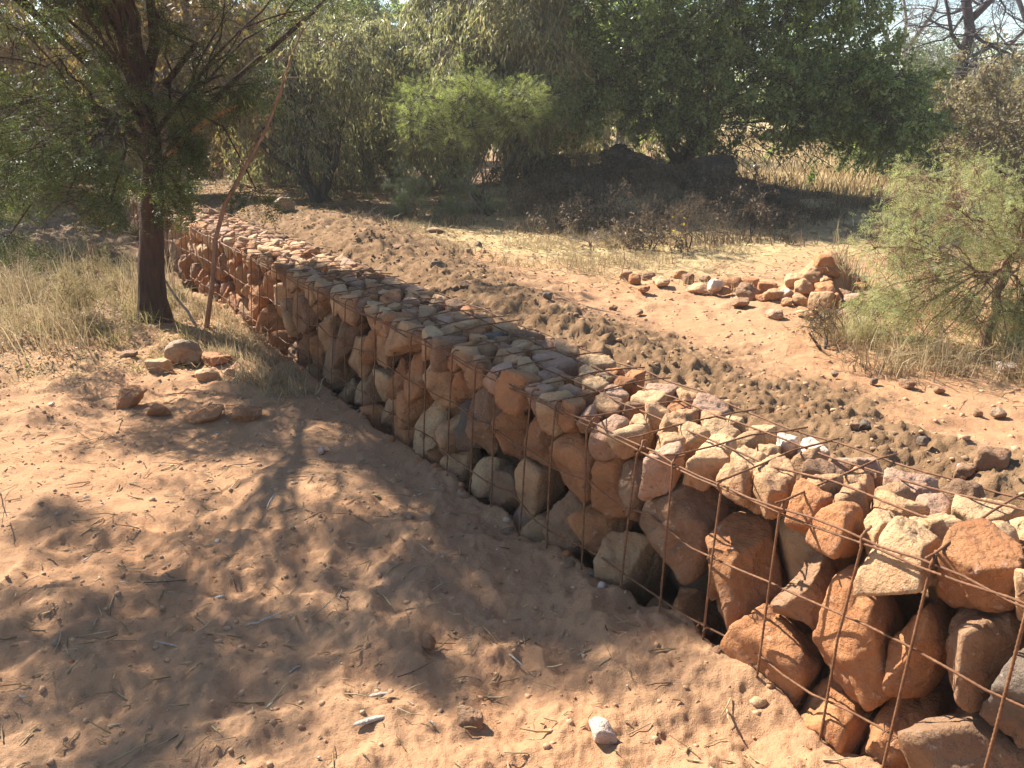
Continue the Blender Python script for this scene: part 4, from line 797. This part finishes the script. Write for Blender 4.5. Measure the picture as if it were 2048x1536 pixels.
def bare_tree(name, lab, base, paths, bark, seed, tips, depth=4, tl=.9):
    r = random.Random(seed); b = np.array(base); root = empty(name, b, lab, 'tree'); ac = Acc(); tw0 = []; tw1 = []; trr = []
    def grow(a, d, L, rad, lv):
        n = 5; P = [a]; dd = d.copy()
        for _ in range(n): dd = norm(dd+np.array([r.gauss(0, .22), r.gauss(0, .22), r.gauss(.02, .18)])); P.append(P[-1]+dd*L/n)
        P = np.array(P)
        if rad > .012: V, F = tube(P, np.linspace(rad, rad*.6, n+1), 6, .06, cap=False); ac.add(V, F)
        else:
            for q in range(n): tw0.append(P[q]); tw1.append(P[q+1]); trr.append(max(rad*(1-.1*q), .0035))
        if lv == 0: return
        for _ in range(3 if lv > 1 else 4):
            i = r.randint(2, n); e = norm(dd+np.array([r.gauss(0, .8), r.gauss(0, .8), r.gauss(.1, .6)])); grow(P[i], e, L*r.uniform(.55, .8), rad*r.uniform(.42, .6), lv-1)
    for P, r0, r1 in paths:
        P = np.array(P); P = wob(P, .05, seed); V, F = tube(P, np.linspace(r0, r1, len(P)), 9, .12); ac.add(V, F)
        for i in range(max(1, len(P)//3), len(P)):
            for _ in range(tips): d = norm(np.array([r.gauss(0, 1), r.gauss(0, 1), r.gauss(.2, .6)])); grow(P[i], d, tl*r.uniform(.6, 1.2), (r0+(r1-r0)*i/len(P))*.35, depth)
    ac.build('trunk', M[bark], root)
    if tw0: t = Acc(); V, F = prisms(np.array(tw0), np.array(tw1), np.array(trr), np.array(trr)*.7); t.add(V, F); t.build('twigs', M[bark], root)
f = 20.0; A = lambda x, y, k=0: at(x, y, f+k)
b = A(1915, 330); b[2] = float(hbase(b[0], b[1]))-.1
bare_tree('bare_tree', 'bare tree with thick purple black trunk against the sky', b, [([b, A(1912, 250), A(1918, 180), A(1925, 120), A(1938, 60), A(1934, 20), A(1925, -40)], .16, .09), ([A(1936, 45), A(1965, 15), A(1995, -10), A(2040, -60)], .09, .05), ([A(1915, 170), A(1950, 160, .3), A(2000, 110, .5), A(2050, 60, .8), A(2110, 0, 1)], .06, .03), ([A(1930, 110), A(1900, 70, -.2), A(1895, 20, -.4), A(1880, -40)], .05, .03)], 'bark_black', 4, 2, 3, 1.1)
f = 24.0; b = A(1812, 300); b[2] = float(hbase(b[0], b[1]))-.1
bare_tree('bare_tree', 'pale grey leafless tree left of the thick dark trunk', b, [([b, A(1812, 200), A(1812, 130), A(1808, 90)], .10, .07), ([A(1812, 130), A(1775, 80), A(1750, 20), A(1740, -60)], .06, .03), ([A(1810, 100), A(1840, 60), A(1870, 20), A(1890, -60)], .06, .03), ([A(1808, 90), A(1812, 40), A(1800, -60)], .05, .03)], 'bark_grey', 8, 3, 3, 1.1)
f = 26.0; b = A(2090, 300); b[2] = float(hbase(b[0], b[1]))-.1
bare_tree('bare_tree', 'leafless tree reaching in from the right edge', b, [([b, A(2085, 150), A(2060, 60), A(2030, -20)], .11, .06), ([A(2085, 150), A(2040, 120), A(1990, 60)], .05, .02)], 'bark_black', 12, 3, 3, 1.1)
# --- pale feathery acacia bush at right
rb = gp(1968, 690); cr = np.vstack([blob(1760, 2200, 320, 600, 4.3, 5.4, 56, .07, .24), blob(1740, 2150, 570, 710, 4.2, 4.8, 22, .07, .14), blob(1740, 2000, 440, 640, 4.2, 4.8, 20, .12, .2), blob(1950, 2200, 380, 650, 4.3, 5.2, 16, .14, .22), blob(1700, 1850, 540, 660, 4.3, 4.8, 8, .09, .14)])
tree('feathery_bush', 'pale green feathery thorn bush at the right edge over the rocks', 'bush', rb, [rb+[.03, 0, .25], rb+[.08, .05, .5]], .03, cr, 'leaf_pale', 'bark_pole', PINN, 19000, .042, conc=1.0, twigs=20, droop=.12, stems=1, spread=.06, tw_r=.0018, sides=8, primary=9)
# --- little bushes
def small_bush(px, py, x0, x1, y0, y1, n, lab, leaf, nleaf, ls=.04, tmpl=PINN, r=(.08, .16), bark='bark_grey', name='small_bush', group='small grey green bushes on the slope'):
    g = gp(px, py); c = blob(x0, x1, y0, y1, g[1]-.25, g[1]+.25, n, *r); c[:, 2] = np.maximum(c[:, 2], g[2]+.05)
    tree(name, lab, 'bush', g, [g+[0, 0, .08]], .018, c, leaf, bark, tmpl, nleaf, ls, twigs=12, stems=3, spread=.05, tw_r=.0022, sides=6, group=group)
small_bush(850, 440, 765, 850, 330, 415, 12, 'grey green bushlet above the dark rock at left', 'leaf_grey', 2200)
small_bush(955, 440, 900, 1005, 335, 425, 14, 'grey green bushlet below the bright green bush', 'leaf_grey', 2600)
small_bush(890, 440, 840, 930, 380, 440, 10, 'low grey green bushlet between its two taller neighbours', 'leaf_grey', 1800)
small_bush(1650, 705, 1605, 1690, 620, 695, 10, 'small twiggy bush at the left end of the right grass', 'leaf_dry', 800, .025, name='twiggy_bushlet', group=None, r=(.05, .1), bark='bark_dark')
small_bush(1180, 500, 1120, 1230, 450, 500, 10, 'low dry bushlet on the pale slope', 'leaf_dry', 500, .03, name='dry_bushlet', group=None, r=(.07, .12))
small_bush(1380, 500, 1290, 1460, 400, 490, 16, 'dead brown bush in the shade of the bank', 'leaf_scrub', 1500, .04, name='dead_bush', group=None, r=(.1, .2), bark='bark_dark')
for q, (x, y, w_, h_, lb) in enumerate([(1090, 365, 50, 45, 'tangled dry brush on the left shoulder of the bank'), (1170, 345, 60, 40, 'tangled dry brush on the bank crest by the round black boulder'), (1270, 365, 60, 50, 'tangled dry brush in the middle of the shaded bank'), (1360, 380, 60, 55, 'dry brush right of the middle of the bank'), (1450, 430, 60, 50, 'dry brush low on the right slope of the bank'), (1530, 410, 60, 40, 'dry brush at the right end of the bank by the bright grass'), (1180, 410, 60, 50, 'dry brush in front of the dark boulder with pale edge'), (1010, 370, 50, 40, 'dry brush beside the green bush stems'), (1120, 470, 70, 70, 'dead scrub at the left foot of the bank'), (1220, 455, 80, 90, 'brown scrub below the round black boulder'), (1300, 500, 70, 70, 'dead scrub beside the yellow leaved weeds'), (1500, 470, 90, 80, 'brown scrub right of the steep black rock'), (1580, 450, 80, 50, 'low scrub at the shadow edge by the field'), (1060, 420, 60, 60, 'brown scrub near the long dark boulder'), (760, 360, 70, 60, 'dead scrub left of the shaded boulder'), (1440, 400, 80, 70, 'dark scrub under the hanging twigs')]):
    small_bush(x, y, x-w_, x+w_, y-h_, y-8, 12, lb, 'leaf_scrub', 1100, .032, name='scrub', group=None, r=(.1, .2), bark='bark_dark', tmpl=OVATE)
small_bush(150, 640, 90, 240, 480, 620, 14, 'yellow green weed bush in the tall grass left of the trunk', 'grass_mix', 2600, .035, name='weed_bush', group=None, r=(.07, .14), bark='bark_pole')
# weeds with a few yellow leaves
for i, (x, y, tx, ty, lab) in enumerate([(1240, 560, 1255, 455, 'tall bare weed stalk with a pale seed head'), (1365, 520, 1375, 445, 'weed with yellow leaves left of the dark shade'), (1345, 530, 1340, 440, 'yellow leaved weed leaning left beside its twin'), (1210, 1330, 1235, 1262, 'tiny dry seedling in the sand near the trench'), (935, 890-10, 925, 848, 'small dry sprig at the bright sand'), (398, 880, 405, 850, 'little bent dry sprig on bright sand')]):
    g = gp(x, y); tip = at(tx, ty, g[1]); wr = empty('weed', g, lab, 'weed'); P = wob(np.linspace(g-[0, 0, .01], tip, 6), .02, i); k = np.linalg.norm(tip-g); ac = Acc(); V, F = tube(P, np.linspace(.0035, .0015, 6)*min(1, k*2.5), 5); ac.add(V, F)
    st = P[rng.integers(2, 6, 7)]; en = st+rdir(7)*k*.28+[0, 0, k*.15]; V, F = prisms(st, en, .0015*min(1, k*3), .0008); ac.add(V, F); ac.build('stem', M['bark_pole'], wr)
    V, F = stamp(OVATE[0], OVATE[1], en, norm(rdir(7)+[0, 0, -.5]), rdir(7), k*.08); ac = Acc(); ac.add(V, F); ac.build('leaves', M['yellow_leaf' if i in (1, 2) else 'grass_dry'], wr, smooth=False)
# dry grass tuft at the trench edge, lower right
g = gp(1700, 1440); n_ = 70; blades('grass_tuft', g[0]+rng.normal(0, .02, n_), g[1]+rng.normal(0, .02, n_), rng.uniform(.05, .13, n_), M['grass_dry'], None, None, .0018, .8)
tag(bpy.data.objects['grass_tuft'], 'pale dry grass tuft at the trench edge near the wall foot', 'grass tuft')
# far wood
def far_wood():
    tops = Acc(); wood = Acc()
    for i in range(150):
        a = R(random.uniform(-60, 60)); d = random.uniform(30, 60); x, y = math.sin(a)*d, math.cos(a)*d
        if a > R(24) and random.random() < .55: continue
        z = float(hbase(x, y)); h = random.uniform(2.2, 4.2); n = 1100; P = rdir(n)*rng.random((n, 1))**.4*np.array([1.9, 1.9, h*.45])+[x, y, z+h*.55]
        P += .35*np.stack([vn3(*(P.T*1.1)), vn3(*(P.T*1.1+9)), vn3(*(P.T*1.1+5))], -1); V, F = stamp(OVATE[0], OVATE[1], P, rdir(n), rdir(n), .2*rng.uniform(.6, 1.3, n)); tops.add(V, F)
        V, F = tube(np.array([[x, y, z-.1], [x+.1, y, z+h*.3], [x, y, z+h*.6]]), [.14, .1, .05], 6); wood.add(V, F)
    o = tops.build('far_wood', M['leaf_olive'], smooth=False); tag(o, 'far-off bushveld closing the view behind the clearing', 'woodland', kind='stuff')
    wood.build('trunks', M['bark_grey'], o)
far_wood()

# --- splinters of wood that stand out in the foreground
for i, (x, y, l, wd, ang, up, lab, mt) in enumerate([
 (545, 1012, .11, .009, 1.35, .35, 'upright grey splinter standing in the sand', 'drywood'), (745, 1458, .10, .016, .35, .05, 'broad pale wood splinter at the bottom of the sand', 'drywood'), (530, 1245, .13, .009, .5, .08, 'long frayed pale splinter in the middle shade', 'drywood'),
 (440, 1190, .035, .018, .3, .1, 'short broad wood chip above the frayed splinter', 'drywood'), (585, 965, .16, .005, .1, .06, 'thin brown stick lying near the dappled edge', 'bark_pole'), (480, 935, .20, .004, .35, .05, 'long thin dark stick on the bright sand', 'bark_dark'), (365, 800, .22, .005, -.1, .1, 'crooked dark stick beside the flat topped block', 'bark_dark'),
 (340, 1290, .12, .006, -.4, .04, 'thin pale stick in the left shade', 'drywood'), (1020, 1310, .17, .005, -.9, .05, 'pale thin stick pointing to the trench', 'drywood'), (760, 1390, .06, .014, .2, .05, 'grey chip right of centre in the shade', 'drywood'), (270, 1530-20, .14, .006, .7, .05, 'curved straw piece at the bottom left', 'grass_dry'),
 (850, 1100, .10, .005, -1.0, .08, 'small leaning stick close to the wall shade', 'drywood'), (160, 815, .10, .006, -1.0, .2, 'white bent twig at the grass edge', 'drywood')]):
    g = gp(x, y); D = np.array([math.cos(ang)*math.cos(up), math.sin(ang)*math.cos(up), math.sin(up)]); P = g+[0, 0, .006]+np.linspace(-.5, .5, 7)[:, None]*D*l+([0, 0, l*.5*math.sin(up)]); P = wob(P, l*.05, i+20)
    V, F = tube(P, wd*.5*np.array([.5, .9, 1, 1, .9, .8, .3]), 6, .25); V[:, 2] = P[:, 2].mean()+(V[:, 2]-P[:, 2].mean())*(.6 if wd > .012 else 1); ac = Acc(); ac.add(V, F); tag(ac.build('splinter' if mt == 'drywood' else 'stick', M[mt]), lab, 'wood splinter' if mt == 'drywood' else 'stick')


# ------------------------------------------------------------------ thin scattering volume added to imitate veiling lens glare
hz = Acc(); hx = np.array([[x, y, z] for x in (-70, 70) for y in (-12, 85) for z in (-2.5, 9.5)], float)
hz.add(hx, np.array([[0, 1, 3, 2], [4, 6, 7, 5], [0, 4, 5, 1], [2, 3, 7, 6], [0, 2, 6, 4], [1, 5, 7, 3]]))
m, n = newmat('glare veil air'); pv = N(n, 'ShaderNodeVolumePrincipled'); pv.inputs['Density'].default_value = 0.002; pv.inputs['Color'].default_value = (0.95, 0.93, 0.88, 1); pv.inputs['Anisotropy'].default_value = 0.2
o_ = N(n, 'ShaderNodeOutputMaterial'); n.links.new(pv.outputs[0], o_.inputs['Volume']); o = hz.build('glare', m, smooth=False); tag(o, 'added thin scattering veil standing in for lens glare', 'glare', kind='stuff')
SC.cycles.volume_bounces = 0;
